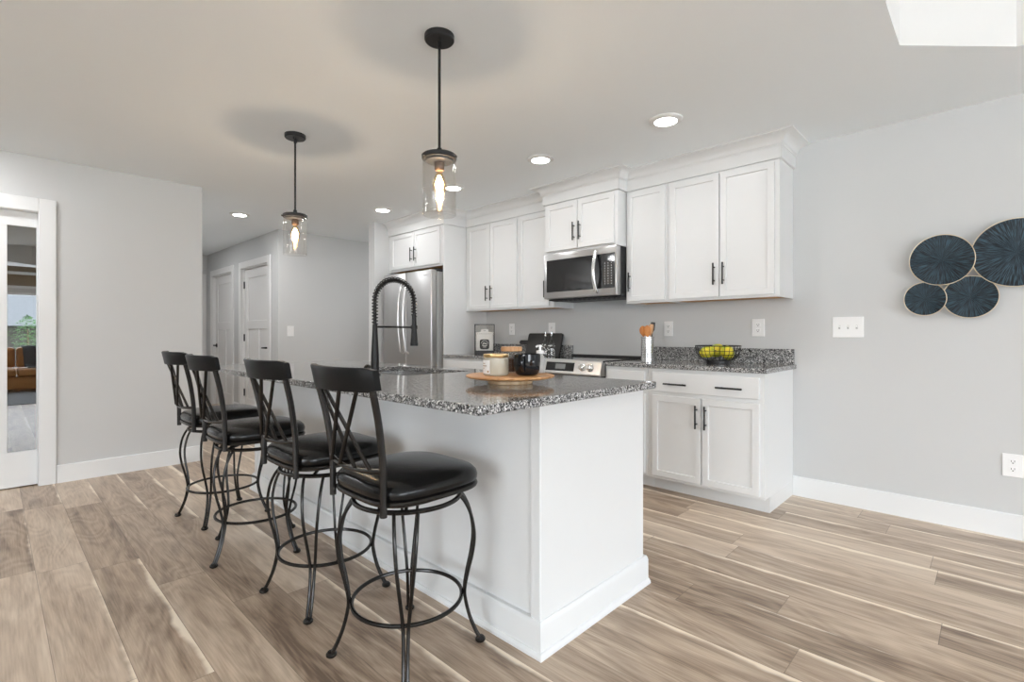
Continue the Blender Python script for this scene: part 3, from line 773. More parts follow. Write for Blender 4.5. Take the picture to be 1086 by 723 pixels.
# ================================================================== ISLAND
IX0, IX1, IY0, IY1 = -3.875, -1.140, 1.330, 2.046
t = thing('kitchen_island', 'long white panelled kitchen island under the granite top', 'kitchen island', ((IX0 + IX1) / 2, (IY0 + IY1) / 2, 0))
obj('end_panel', B(IX1 - 0.045, IX1, IY0, IY1, 0, CT, 0.002), M_cab, t)
obj('end_panel', B(IX0, IX0 + 0.045, IY0, IY1, 0, CT, 0.002), M_cab, t)
obj('back_panel', B(IX0 + 0.045, IX1 - 0.045, IY0 + 0.012, IY0 + 0.03, 0, CT), M_cab, t)
obj('batten', B(-2.513, -2.488, IY0 + 0.004, IY0 + 0.0118, 0.12, CT), M_cab, t)
obj('front_frame', B(IX0 + 0.045, IX1 - 0.045, IY1 - 0.02, IY1, 0.10, CT), M_cab, t)
obj('bottom_board', B(IX0 + 0.045, IX1 - 0.045, IY0 + 0.03, IY1 - 0.02, 0.08, 0.10), M_cab, t)
bx = [IX1 - 0.045 - 0.673 * k for k in range(5)]
for k in range(4):
    b, a = bx[k] - 0.012, bx[k + 1] + 0.012
    bm = shaker(bmesh.new(), a, b, 0.125, CT - 0.025, 0.0)
    bmesh.ops.transform(bm, matrix=Matrix.Translation((a + b, IY1, 0)) @ Matrix.Rotation(PI, 4, 'Z'), verts=bm.verts)
    d = obj('door', bm, M_cab, t)
    hb = pull(0, 0.72, -0.02); bmesh.ops.transform(hb, matrix=Matrix.Translation((a + 0.04, IY1, 0)) @ Matrix.Rotation(PI, 4, 'Z'), verts=hb.verts)
    obj('handle', hb, M_black, d)
pr = [(-0.0118, 0), (0.026, 0), (0.026, 0.010), (0.019, 0.020), (0.014, 0.022), (0.014, 0.104), (0.010, 0.114), (0.004, 0.120), (-0.0118, 0.120)]
obj('baseboard', sweep(bmesh.new(), [(IX0, IY1 + 0.02), (IX0, IY0), (IX1, IY0), (IX1, IY1 + 0.02)], pr), M_cab, t)

# countertop with the sink cut-out
cx0, cx1, cy0, cy1 = -3.90, -1.080, 0.985, 2.055
sx0, sx1, sy0, sy1 = -2.85, -2.16, 1.46, 1.90
bm = bmesh.new()
xs = [cx0, sx0, sx1, cx1]; ys = [cy0, sy0, sy1, cy1]
V = [[[bm.verts.new((x, y, z)) for z in (CT, 0.914)] for y in ys] for x in xs]
for i in range(3):
    for j in range(3):
        if i == 1 and j == 1: continue
        for k in (0, 1):
            bm.faces.new((V[i][j][k], V[i + 1][j][k], V[i + 1][j + 1][k], V[i][j + 1][k]))
for i in range(3):
    bm.faces.new((V[i][0][0], V[i + 1][0][0], V[i + 1][0][1], V[i][0][1])); bm.faces.new((V[i][3][0], V[i + 1][3][0], V[i + 1][3][1], V[i][3][1]))
    bm.faces.new((V[0][i][0], V[0][i + 1][0], V[0][i + 1][1], V[0][i][1])); bm.faces.new((V[3][i][0], V[3][i + 1][0], V[3][i + 1][1], V[3][i][1]))
for a, b in (((1, 1), (2, 1)), ((2, 1), (2, 2)), ((2, 2), (1, 2)), ((1, 2), (1, 1))):
    bm.faces.new((V[a[0]][a[1]][0], V[b[0]][b[1]][0], V[b[0]][b[1]][1], V[a[0]][a[1]][1]))
top = obj('island_countertop', bm, M_granite, loc=((cx0 + cx1) / 2, (cy0 + cy1) / 2, CT),
          label='large speckled granite island top overhanging the bar stools', cat='countertop')
mod = top.modifiers.new('edge', 'BEVEL'); mod.width = 0.004; mod.segments = 2; mod.limit_method = 'ANGLE'; mod.angle_limit = math.radians(40)

# sink
t = thing('sink', 'stainless steel undermount sink set in the island top', 'sink', ((sx0 + sx1) / 2, (sy0 + sy1) / 2, 0.66))
bm = bmesh.new(); e = 0.012; zb = 0.665; w = 0.003
def rectring(x0, x1, y0, y1, z, r=0.03, n=5):
    out = []
    for (cx, cy, a0) in ((x1 - r, y1 - r, 0), (x0 + r, y1 - r, PI / 2), (x0 + r, y0 + r, PI), (x1 - r, y0 + r, 3 * PI / 2)):
        for k in range(n):
            a = a0 + PI / 2 * k / (n - 1); out.append(bm.verts.new((cx + r * math.cos(a), cy + r * math.sin(a), z)))
    return out
rings = [rectring(sx0 - 0.02, sx1 + 0.02, sy0 - 0.02, sy1 + 0.02, CT - 0.004), rectring(sx0 - 0.02, sx1 + 0.02, sy0 - 0.02, sy1 + 0.02, CT - 0.0005),
         rectring(sx0 - 0.002, sx1 + 0.002, sy0 - 0.002, sy1 + 0.002, CT - 0.0005), rectring(sx0 - 0.002, sx1 + 0.002, sy0 - 0.002, sy1 + 0.002, zb + 0.02),
         rectring(sx0 + 0.02, sx1 - 0.02, sy0 + 0.02, sy1 - 0.02, zb)]
outer_rings = [rectring(sx0 - 0.005, sx1 + 0.005, sy0 - 0.005, sy1 + 0.005, CT - 0.004), rectring(sx0 - 0.005, sx1 + 0.005, sy0 - 0.005, sy1 + 0.005, zb + 0.018), rectring(sx0 + 0.018, sx1 - 0.018, sy0 + 0.018, sy1 - 0.018, zb - 0.004)]
for seq in (rings, outer_rings):
    for A, Q in zip(seq, seq[1:]):
        for k in range(len(A)): bm.faces.new((A[k], A[(k + 1) % len(A)], Q[(k + 1) % len(A)], Q[k]))
    bm.faces.new(seq[-1])
A, Q = rings[0], outer_rings[0]
for k in range(len(A)): bm.faces.new((A[k], A[(k + 1) % len(A)], Q[(k + 1) % len(A)], Q[k]))
obj('basin', bm, M_sinksteel, t)
obj('drain', lathe(bmesh.new(), [(0, 0.001), (0.02, 0.001), (0.03, 0.003), (0.045, 0.003), (0.045, 0.0), (0, 0.0)], ((sx0 + sx1) / 2, (sy0 + sy1) / 2, zb + 0.0005)), M_chrome, t)

# faucet
fx, fy = -2.318, 1.385
t = thing('kitchen_faucet', 'tall black spring pull-down faucet on the island beside the sink', 'faucet', (fx, fy, 0.914))
obj('body', lathe(bmesh.new(), [(0, 0), (0.029, 0), (0.029, 0.006), (0.022, 0.010), (0.0215, 0.05), (0.020, 0.10), (0.0165, 0.17), (0.013, 0.235), (0.0125, 0.262), (0, 0.262)], (fx, fy, 0.914), 28), M_faucet, t)
hz = 0.945
hb = tube(bmesh.new(), [(fx - 0.015, fy - 0.004, hz), (fx - 0.050, fy - 0.012, hz)], 0.0165, 16)
tube(hb, [(fx - 0.046, fy - 0.012, hz), (fx - 0.058, fy - 0.015, hz + 0.001), (fx - 0.062, fy - 0.016, hz + 0.001)], [0.021, 0.021, 0.015], 16)
tube(hb, [(fx + 0.012, fy, hz + 0.003), (fx + 0.028, fy, hz + 0.003)], 0.008, 12)
obj('handle', hb, M_faucet, t)
R = 0.122; zt = 0.914 + 0.262; zc = 1.296
arc = [(fx, fy, zt), (fx, fy, zt + 0.05), (fx, fy, zc - 0.03)] + [(fx, fy + R - R * math.cos(PI * k / 18), zc + R * math.sin(PI * k / 18)) for k in range(19)] + [(fx, fy + 2 * R, zc - 0.04), (fx, fy + 2 * R, zc - 0.075)]
obj('hose', tube(bmesh.new(), arc, 0.0085, 12), M_faucet, t)
# the open spring wound round the hose
cs = spline(arc, 8); L = [0]
for a, b in zip(cs, cs[1:]): L.append(L[-1] + (b - a).length)
pitch = 0.0165; tot = L[-1]; turns = tot / pitch; pts = []; n_per = 10; j = 0
for k in range(int(turns * n_per) + 1):
    d = k / n_per * pitch
    while j < len(L) - 2 and L[j + 1] < d: j += 1
    f = (d - L[j]) / max(1e-9, L[j + 1] - L[j]); p = cs[j].lerp(cs[j + 1], min(1, f)); tg = (cs[j + 1] - cs[j]).normalized()
    n1 = Vector((1, 0, 0)); n2 = tg.cross(n1)
    a = 2 * PI * k / n_per
    pts.append(p + (n1 * math.cos(a) + n2 * math.sin(a)) * 0.0145)
obj('spring', tube(bmesh.new(), pts, 0.0031, 5), M_faucet, t)
sp = Vector((fx, fy + 2 * R, 0))
obj('spray_head', lathe(bmesh.new(), [(0, zc - 0.06), (0.012, zc - 0.06), (0.0125, zc - 0.10), (0.0155, zc - 0.15), (0.020, zc - 0.215), (0.022, zc - 0.225), (0.021, zc - 0.235), (0, zc - 0.235)], (sp.x, sp.y, 0), 24), M_faucet, t)
am = tube(bmesh.new(), [(fx, fy, zt - 0.012), (sp.x, sp.y - 0.012, zt - 0.012)], 0.0055, 10)
lathe(am, [(0.0135, -0.01), (0.0185, -0.01), (0.0185, 0.01), (0.0135, 0.01), (0.0135, -0.01)], (sp.x, sp.y, zt - 0.012), 20)
obj('support_arm', am, M_faucet, t)

# ================================================================== BAR STOOLS
def superel(a, n=3.2, m=48, ax=None):
    out = []
    for k in range(m):
        th = 2 * PI * k / m; c, s_ = math.cos(th), math.sin(th)
        out.append((a * math.copysign(abs(c) ** (2 / n), c), (ax or a) * math.copysign(abs(s_) ** (2 / n), s_)))
    return out

def cushion():
    bm = bmesh.new(); rings = []
    for sc, z in ((0.90, 0.599), (0.965, 0.601), (1.0, 0.612), (1.005, 0.626), (0.985, 0.640), (0.93, 0.652), (0.80, 0.661), (0.6, 0.666), (0.35, 0.669), (0.12, 0.670)):
        nn = 3.7 if sc > 0.9 else 3.2 if sc > 0.7 else 2.3
        rings.append([bm.verts.new((x, y, z)) for x, y in superel(0.211 * sc, nn)])
    for A, Q in zip(rings, rings[1:]):
        for k in range(48): bm.faces.new((A[k], A[(k + 1) % 48], Q[(k + 1) % 48], Q[k]))
    bm.faces.new(rings[0][::-1]); bm.faces.new(rings[-1])
    return bm

def back_y(x, z):
    """surface of the backrest: leans back with height, bows back in the middle"""
    k = (z - 0.70) / (0.955 - 0.70)
    return -0.203 - 0.035 * k - (0.032 + 0.022 * k) * (1 - (x / 0.19) ** 2)

def make_stool(label, loc, rot_base):
    t = thing('bar_stool', label, 'bar stool', loc, 0, 'black swivel bar stools along the island')
    # four legs, each two bent rods that meet above a button foot
    prof = [(0.186, 0.547), (0.205, 0.52), (0.224, 0.475), (0.236, 0.405), (0.230, 0.335), (0.214, 0.265), (0.203, 0.20), (0.207, 0.155), (0.222, 0.095), (0.242, 0.045), (0.258, 0.014)]
    spread = [0.038, 0.0365, 0.034, 0.029, 0.0225, 0.0155, 0.0095, 0.0074, 0.0066, 0.0066, 0.0066]
    for q in range(4):
        a = rot_base + PI / 4 + q * PI / 2
        bm = bmesh.new()
        er = Vector((math.cos(a), math.sin(a), 0)); et = Vector((-math.sin(a), math.cos(a), 0))
        for s in (-1, 1):
            tube(bm, spline([er * r + et * (s * w) + Vector((0, 0, z)) for (r, z), w in zip(prof, spread)], 4), 0.0062, 8)
        lg = obj('leg', bm, M_bronze, t, local=True)
        c = er * 0.261
        obj('foot', lathe(bmesh.new(), [(0, 0), (0.014, 0), (0.0185, 0.005), (0.0185, 0.011), (0.013, 0.018), (0, 0.021)], (c.x, c.y, 0), 16), M_bronze, lg, local=True)
    circ = lambda r, z, m=56: [(r * math.cos(2 * PI * k / m), r * math.sin(2 * PI * k / m), z) for k in range(m)]
    obj('footrest_ring', tube(bmesh.new(), circ(0.192, 0.190), 0.0072, 8, closed=True), M_bronze, t, local=True)
    bm = tube(bmesh.new(), circ(0.186, 0.551), 0.0085, 8, closed=True)
    obj('base_ring', bm, M_bronze, t, local=True)
    bm = B(-0.10, 0.10, -0.10, 0.10, 0.578, 0.592, 0.004)
    lathe(bm, [(0, 0.56), (0.07, 0.56), (0.07, 0.578), (0, 0.578)], n=24)
    for q in range(4):
        a = rot_base + PI / 4 + q * PI / 2
        tube(bm, [(0.06 * math.cos(a), 0.06 * math.sin(a), 0.566), (0.183 * math.cos(a), 0.183 * math.sin(a), 0.554)], 0.007, 8)
    obj('swivel', bm, M_bronze, t, local=True)
    bm = tube(bmesh.new(), [(x, y, 0.5935) for x, y in superel(0.205, 3.7)], 0.0095, 8, closed=True)
    for s in (-1, 1): box(bm, s * 0.07 - 0.012, s * 0.07 + 0.012, -0.2, 0.2, 0.584, 0.592)
    obj('seat_frame', bm, M_bronze, t, local=True)
    obj('seat', cushion(), M_leather, t, local=True, ang=60, label='black leather cushion')
    for s in (-1, 1):
        pts = [(s * 0.163, -0.200, 0.562), (s * 0.1633, -0.2005, 0.65), (s * 0.1642, -0.2025, 0.71), (s * 0.1668, -0.2085, 0.765), (s * 0.1725, -0.224, 0.86), (s * 0.179, back_y(0.179, 0.955) - 0.004, 0.96)]
        obj('back_post', tube(bmesh.new(), spline(pts, 5), 0.0115, 10), M_bronze, t, local=True)
    obj('crossbar', tube(bmesh.new(), [(x, back_y(x, 0.705) + 0.006, 0.705 - 0.012 * (1 - (x / 0.165) ** 2)) for x in [-0.165 + 0.33 * k / 12 for k in range(13)]], 0.008, 8), M_bronze, t, local=True)
    for s in (-1, 1):
        for xa, xb in ((-0.128, 0.040), (-0.058, 0.118)):
            pts = []
            for k in range(9):
                f = k / 8; x = s * (xa + (xb - xa) * f); z = 0.952 - 0.252 * f
                pts.append((x, back_y(s * xa, 0.952) * (1 - f) + back_y(s * xb, 0.70) * f + s * 0.0045, z))
            obj('back_rod', tube(bmesh.new(), pts, 0.0068, 8), M_bronze, t, local=True)
    # curved top rail
    bm = bmesh.new(); n = 16; hw = 0.2
    secs = []
    for k in range(n + 1):
        x = -hw + 2 * hw * k / n; y = back_y(x * 0.95, 0.955); en = 0.007 if k in (0, n) else 0.0
        ring = []
        for dy, z in ((-0.011, 0.950 + en), (-0.013, 0.985), (-0.016, 1.018 - en), (-0.012, 1.024 - en), (0.006, 1.024 - en), (0.010, 1.018 - en), (0.011, 0.985), (0.012, 0.950 + en)):
            ring.append(bm.verts.new((x, y + dy * (0.8 if en else 1) - 0.010 * (z - 0.95) / 0.07, z)))
        secs.append(ring)
    for A, Q in zip(secs, secs[1:]):
        for k in range(8): bm.faces.new((A[k], A[(k + 1) % 8], Q[(k + 1) % 8], Q[k]))
    bm.faces.new(secs[0][::-1]); bm.faces.new(secs[-1])
    obj('top_rail', bm, M_rail, t, local=True, ang=50, label='black curved wooden top rail')
    return t

r_ = math.radians
make_stool('black bar stool nearest the free end of the island, its whole seat in view', (-1.510, 1.034, 0), r_(8.8))
make_stool('second black bar stool from the free end of the island', (-2.122, 1.024, 0), r_(4.9))
make_stool('third black bar stool from the free end of the island, just before the last one', (-2.825, 0.980, 0), r_(-19))
make_stool('last black bar stool at the far end of the island, closest to the glazed door', (-3.478, 1.010, 0), r_(7.8))

# ================================================================== LIGHTS
def pendant(label, x, y):
    t = thing('pendant_light', label, 'pendant light', (x, y, ZC), 0, 'black and clear glass pendants over the island')
    obj('canopy', lathe(bmesh.new(), [(0, 0), (0.065, 0), (0.065, -0.020), (0.061, -0.025), (0, -0.025)], (x, y, ZC), 32), M_black, t)
    for s in (-1, 1):
        obj('canopy_screw', lathe(bmesh.new(), [(0.0, -0.024), (0.005, -0.024), (0.006, -0.038), (0, -0.042)], (x + s * 0.028, y - s * 0.02, ZC), 10), M_black, t)
    rb = tube(bmesh.new(), [(x, y, ZC - 0.024), (x, y, 1.925)], 0.0062, 10)
    tube(rb, [(x, y, ZC - 0.055), (x, y, ZC - 0.024)], 0.009, 10)
    lathe(rb, [(0.0062, 0.035), (0.011, 0.03), (0.013, 0.012), (0.02, 0.0), (0, 0.0)], (x, y, 1.913), 16)
    obj('rod', rb, M_black, t)
    cb = lathe(bmesh.new(), [(0, 1.915), (0.072, 1.915), (0.0765, 1.911), (0.0765, 1.896), (0.0740, 1.893), (0.062, 1.893), (0.060, 1.884), (0.03, 1.882), (0, 1.882)], (x, y, 0), 36)
    for k in range(3):
        a = 2 * PI * k / 3 + 0.4
        lathe(cb, [(0, 0.0), (0.005, 0.0), (0.005, 0.014), (0, 0.014)], n=10, M=Matrix.Translation((x + 0.072 * math.cos(a), y + 0.072 * math.sin(a), 1.897)) @ Matrix.Rotation(a, 4, 'Z') @ Matrix.Rotation(PI / 2, 4, 'Y'))
    obj('cap', cb, M_black, t)
    obj('socket', lathe(bmesh.new(), [(0, 1.8815), (0.022, 1.8815), (0.022, 1.852), (0.018, 1.845), (0, 1.845)], (x, y, 0), 20), mat('socket_bronze', (0.09, 0.055, 0.035), 0.4, metal=0.5, var=0.1), t)
    obj('glass_shade', lathe(bmesh.new(), [(0.068, 1.8925), (0.0715, 1.8925), (0.0735, 1.880), (0.0735, 1.652), (0.0715, 1.648), (0.069, 1.652), (0.0705, 1.66), (0.0705, 1.878), (0.068, 1.8925)], (x, y, 0), 40), M_glass, t, label='clear glass cylinder')
    bl = obj('bulb', lathe(bmesh.new(), [(0.0125, 1.848), (0.0135, 1.835), (0.024, 1.812), (0.031, 1.788), (0.0305, 1.768), (0.019, 1.740), (0.008, 1.716), (0, 1.708)], (x, y, 0), 24), M_bulbglass, t)
    fb = bmesh.new()
    for k in range(6):
        a = 2 * PI * k / 6
        tube(fb, [(x + 0.004 * math.cos(a), y + 0.004 * math.sin(a), 1.822), (x + 0.017 * math.cos(a), y + 0.017 * math.sin(a), 1.785), (x + 0.005 * math.cos(a), y + 0.005 * math.sin(a), 1.742)], 0.0026, 5)
    obj('filament', fb, M_fil, bl)
    d = bpy.data.lights.new('pendant_glow', 'POINT'); d.energy = BULB_POWER; d.color = (0.98, 0.97, 0.96); d.shadow_soft_size = 0.02
    o = bpy.data.objects.new('pendant_glow', d); C.objects.link(o); o.parent = t; o.location = (0, 0, 1.785 - ZC)
pendant('black rod pendant with clear glass shade over the near half of the island', -1.759, 1.370)
pendant('black rod pendant with clear glass shade over the far half of the island', -3.317, 1.390)

def can(label, x, y, k=1.0):
    t = thing('recessed_light', label, 'ceiling light', (x, y, ZC), 0, 'round recessed ceiling lights')
    obj('trim_ring', lathe(bmesh.new(), [(0.066, 0.0), (0.100, 0.0), (0.099, -0.006), (0.085, -0.013), (0.067, -0.014), (0.066, 0.0)], (x, y, ZC), 40), M_trim, t)
    obj('lens', lathe(bmesh.new(), [(0.0, -0.012), (0.062, -0.011), (0.0658, -0.009), (0.0658, -0.001), (0, -0.001)], (x, y, ZC), 40), M_lens, t, label='glowing white lens')
    d = bpy.data.lights.new('recessed_glow', 'AREA'); d.shape = 'DISK'; d.size = 0.14; d.energy = CAN_POWER * k; d.color = (0.97, 0.98, 1.0)
    o = bpy.data.objects.new('recessed_glow', d); C.objects.link(o); o.parent = t; o.location = (0, 0, -0.016)
can('round recessed light nearest the wall-disc end, ahead of the double wall cabinet', -1.445, 2.866)
can('round recessed light in the ceiling in front of the microwave', -2.445, 2.855)
can('round recessed light seen just behind the near pendant shade', -3.473, 2.86)
can('round recessed light in front of the refrigerator', -4.626, 2.856)
can('round recessed light at the mouth of the hall, beyond the grey left wall', -5.937, 1.883, 4.4)
can('added unseen fill light deep in the hall before the panelled doors', -8.00, 1.700, 1.8)  # added out of view to lift the hall walls
can('added unseen fill light in the passage behind the refrigerator', -5.88, 4.45, 2.2)  # extra hidden light, put in to brighten the hall side
can('added unseen fill light over the living floor in front of the glazed door', -4.65, -0.45, 4.2)  # added outside the frame to raise the left wall and floor
can('added unseen fill light over the living floor, nearer the rear wall', -4.60, -2.40, 3.4)  # second light added off-frame for the left wall

# ================================================================== WALL PLATES
def outlet(label, cat, x, z, w, h, kind, face='Y', pos=YW):
    """plates: kind 'outlet' | 'rocker' | 'triple'"""
    def P(u0, u1, d0, d1, z0, z1, bm, bev=0.0):
        if face == 'Y': box(bm, u0, u1, pos - d1, pos - d0, z0, z1, bev)
        else: box(bm, pos + d0, pos + d1, u0, u1, z0, z1, bev)
    loc = (x, pos, z) if face == 'Y' else (pos, x, z)
    t = thing('light_switch' if kind != 'outlet' else 'wall_outlet', label, cat, loc)
    bm = bmesh.new(); P(x - w / 2, x + w / 2, 0.0, 0.006, z - h / 2, z + h / 2, bm, 0.002); obj('cover_plate', bm, M_plate, t)
    if kind == 'outlet':
        for dz in (-0.021, 0.021):
            bm = bmesh.new(); P(x - 0.017, x + 0.017, 0.0062, 0.0085, z + dz - 0.0145, z + dz + 0.0145, bm, 0.001); rc = obj('receptacle', bm, M_plate, t)
            bm = bmesh.new()
            for dx in (-0.0065, 0.0065): P(x + dx - 0.0012, x + dx + 0.0012, 0.0084, 0.0092, z + dz - 0.002, z + dz + 0.008, bm)
            P(x - 0.003, x + 0.003, 0.0084, 0.0092, z + dz - 0.010, z + dz - 0.005, bm)
            obj('slot', bm, M_slot, rc)
    else:
        for dx in ((0,) if kind == 'rocker' else (-0.048, 0, 0.048)):
            if kind == 'triple':
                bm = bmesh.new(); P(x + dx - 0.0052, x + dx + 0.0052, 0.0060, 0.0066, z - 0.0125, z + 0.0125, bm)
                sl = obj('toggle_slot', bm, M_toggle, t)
                bm = bmesh.new(); P(x + dx - 0.004, x + dx + 0.004, 0.0066, 0.021, z + 0.001, z + 0.0095, bm, 0.0015)
                obj('toggle', bm, M_plate, sl)
                continue
            bm = bmesh.new(); P(x + dx - 0.0165, x + dx + 0.0165, 0.0062, 0.0082, z - 0.034, z + 0.034, bm, 0.001)
            P(x + dx - 0.014, x + dx + 0.014, 0.0083, 0.0105, z + 0.002, z + 0.030, bm, 0.001)
            obj('rocker', bm, M_plate, t)
outlet('white outlet on the wall between the crock and the fruit bowl', 'outlet', -1.942, 1.172, 0.078, 0.122, 'outlet')
outlet('white outlet on the wall directly above the fruit bowl', 'outlet', -1.240, 1.174, 0.088, 0.128, 'outlet')
outlet('white outlet low on the wall above the baseboard under the metal discs', 'outlet', 0.082, 0.402, 0.084, 0.126, 'outlet')
outlet('white wall plate between the coffee bag and the cutting board', 'outlet', -3.748, 1.180, 0.080, 0.122, 'outlet')
outlet('white wall plate partly behind the cutting board bottles', 'outlet', -3.191, 1.172, 0.086, 0.14, 'outlet')
outlet('wide white triple light switch on the wall beneath the metal discs', 'light switch', -0.684, 1.172, 0.172, 0.134, 'triple')
outlet('small white light switch on the grey wall beyond the island', 'light switch', 2.639, 1.168, 0.085, 0.13, 'rocker', face='X', pos=XH)

# ================================================================== WALL ART
t = thing('wall_art', 'cluster of four overlapping blue-black embossed metal discs with gold rims on the wall', 'wall art', (-0.05, YW, 1.48))
for x, z, r, d, lb in ((-0.2155, 1.5605, 0.147, 0.045, None), (-0.2905, 1.3365, 0.0985, 0.035, None), (-0.0915, 1.3395, 0.1195, 0.022, None), (0.097, 1.572, 0.186, 0.030, None)):
    Mr = Matrix.Rotation(PI / 2, 4, 'X')
    bm = lathe(bmesh.new(), [(0, 0.001), (r * 0.5, 0.003), (r * 0.97, 0.010), (r * 0.985, 0.008), (r * 0.985, 0.004), (r * 0.5, -0.003), (0, -0.005)], n=64, M=Mr)
    o = obj('disc', bm, M_disc, t, loc=(x + 0.05, -d, z - 1.48), local=True)
    bm = tube(bmesh.new(), [(r * math.cos(2 * PI * k / 72), -0.007, r * math.sin(2 * PI * k / 72)) for k in range(72)], 0.0022, 6, closed=True)
    obj('rim', bm, M_palegold, o, local=True, label='thin gold rim')
bm = bmesh.new()
for a, b in (((-0.2155, 1.5605), (0.097, 1.572)), ((-0.2905, 1.3365), (-0.0915, 1.3395)), ((-0.2155, 1.5605), (-0.0915, 1.3395)), ((0.097, 1.572), (-0.0915, 1.3395)), ((-0.2155, 1.5605), (-0.2905, 1.3365))):
    tube(bm, [(a[0], YW - 0.008, a[1]), (b[0], YW - 0.008, b[1])], 0.004, 6)
for x, z, d in ((-0.2155, 1.5605, 0.045), (-0.2905, 1.3365, 0.035), (-0.0915, 1.3395, 0.022), (0.097, 1.572, 0.030)):
    tube(bm, [(x, YW - 0.001, z), (x, YW - d + 0.003, z)], 0.006, 8)
obj('mounting_frame', bm, M_gold, t)

# ================================================================== THINGS ON THE ISLAND
px, py = -1.502, 1.553; PZ = 0.914
t = thing('cake_stand', 'round wooden lazy susan on a pale base on the island top', 'serving stand', (px, py, PZ))
obj('base', lathe(bmesh.new(), [(0, 0), (0.094, 0), (0.097, 0.003), (0.097, 0.019), (0.094, 0.022), (0, 0.022)], (px, py, PZ), 48), M_palewood, t)
obj('plate', lathe(bmesh.new(), [(0, 0.0222), (0.165, 0.0222), (0.184, 0.026), (0.191, 0.031), (0.190, 0.035), (0.184, 0.037), (0, 0.037)], (px, py, PZ), 64), M_acacia, t)
PT = PZ + 0.0373
# candle jar
jx, jy = -1.517, 1.482
t = thing('candle_jar', 'wide cream glass candle jar with gold lid and white label', 'candle', (jx, jy, PT))
obj('jar', lathe(bmesh.new(), [(0, 0), (0.048, 0), (0.053, 0.004), (0.054, 0.010), (0.054, 0.072), (0.051, 0.076), (0, 0.076)], (jx, jy, PT), 40), M_wax, t)
obj('lid', lathe(bmesh.new(), [(0.0, 0.0762), (0.0525, 0.0762), (0.0535, 0.078), (0.0535, 0.088), (0.051, 0.0905), (0, 0.0905)], (jx, jy, PT), 40), M_gold, t, label='gold lid')
bm = bmesh.new(); a0, a1 = -2.35, -1.25  # facing the camera's side
V1 = []
for k in range(13):
    a = a0 + (a1 - a0) * k / 12
    V1.append([bm.verts.new((jx + 0.0545 * math.cos(a), jy + 0.0545 * math.sin(a), PT + z)) for z in (0.010, 0.066)])
for A, Q in zip(V1, V1[1:]): bm.faces.new((A[0], Q[0], Q[1], A[1]))
lab = obj('label', bm, M_paper, t)
bm = bmesh.new()
def patch(aa, bb, z0, z1, rr=0.0548):
    vv = []
    for k in range(5):
        a = aa + (bb - aa) * k / 4
        vv.append([bm.verts.new((jx + rr * math.cos(a), jy + rr * math.sin(a), PT + z)) for z in (z0, z1)])
    for A, Q in zip(vv, vv[1:]): bm.faces.new((A[0], Q[0], Q[1], A[1]))
patch(-2.25, -1.75, 0.050, 0.0525); patch(-2.25, -1.55, 0.040, 0.043); patch(-2.25, -1.85, 0.030, 0.032); patch(-1.50, -1.34, 0.014, 0.022)
obj('print', bm, mat('label_brown_ink', (0.30, 0.19, 0.10), 0.7, var=0.1), lab)
# black mug
mx_, my_ = -1.422, 1.573
t = thing('black_mug', 'wide glossy black rounded mug on the wooden stand', 'mug', (mx_, my_, PT))
bm = lathe(bmesh.new(), [(0, 0), (0.036, 0), (0.046, 0.006), (0.054, 0.022), (0.057, 0.045), (0.0565, 0.070), (0.0565, 0.089), (0.0545, 0.091), (0.0525, 0.089), (0.053, 0.05), (0.048, 0.02), (0.036, 0.008), (0, 0.006)], (mx_, my_, PT), 44)
obj('cup', bm, M_ceramic, t)
ha = math.radians(-62); er = Vector((math.cos(ha), math.sin(ha), 0))
obj('handle', tube(bmesh.new(), spline([Vector((mx_, my_, PT)) + er * r + Vector((0, 0, z)) for r, z in ((0.054, 0.076), (0.072, 0.078), (0.082, 0.062), (0.080, 0.042), (0.068, 0.026), (0.053, 0.024))], 5), 0.0065, 10), M_ceramic, t)
# canister behind
kx, ky = -1.575, 1.637
t = thing('glass_canister', 'glass jar of dark brown beans with a wooden lid behind the candle', 'jar', (kx, ky, PT))
obj('jar', lathe(bmesh.new(), [(0, 0), (0.043, 0), (0.046, 0.004), (0.046, 0.094), (0.043, 0.0965), (0.0425, 0.0965), (0.044, 0.09), (0.044, 0.006), (0, 0.004)], (kx, ky, PT), 36), M_glass, t)
obj('beans', lathe(bmesh.new(), [(0, 0.0045), (0.043, 0.0065), (0.043, 0.062), (0.03, 0.066), (0, 0.067)], (kx, ky, PT), 36), M_beans, t)
obj('lid', lathe(bmesh.new(), [(0, 0.0967), (0.046, 0.0967), (0.048, 0.099), (0.048, 0.114), (0.046, 0.117), (0, 0.117)], (kx, ky, PT), 36), M_lid, t, label='wooden lid')
# pump bottle
bx_, by_ = -1.462, 1.705
t = thing('pump_bottle', 'small pale bottle with a white pump top behind the black mug', 'bottle', (bx_, by_, PT))
obj('body', lathe(bmesh.new(), [(0, 0), (0.018, 0), (0.021, 0.004), (0.021, 0.066), (0.016, 0.078), (0.011, 0.081), (0.011, 0.086), (0, 0.086)], (bx_, by_, PT), 28), mat('frosted_white', (0.42, 0.42, 0.41), 0.3, var=0.04), t)
bm = lathe(bmesh.new(), [(0, 0.0862), (0.017, 0.0862), (0.017, 0.100), (0.006, 0.102), (0.005, 0.116), (0.009, 0.117), (0.009, 0.125), (0, 0.126)], (bx_, by_, PT), 20)
tube(bm, [(bx_, by_, PT + 0.121), (bx_ - 0.009, by_ - 0.008, PT + 0.121), (bx_ - 0.014, by_ - 0.012, PT + 0.116)], 0.0042, 8)
obj('pump', bm, M_plate, t)

# ================================================================== THINGS ON THE WALL COUNTERS
CZ = 0.914
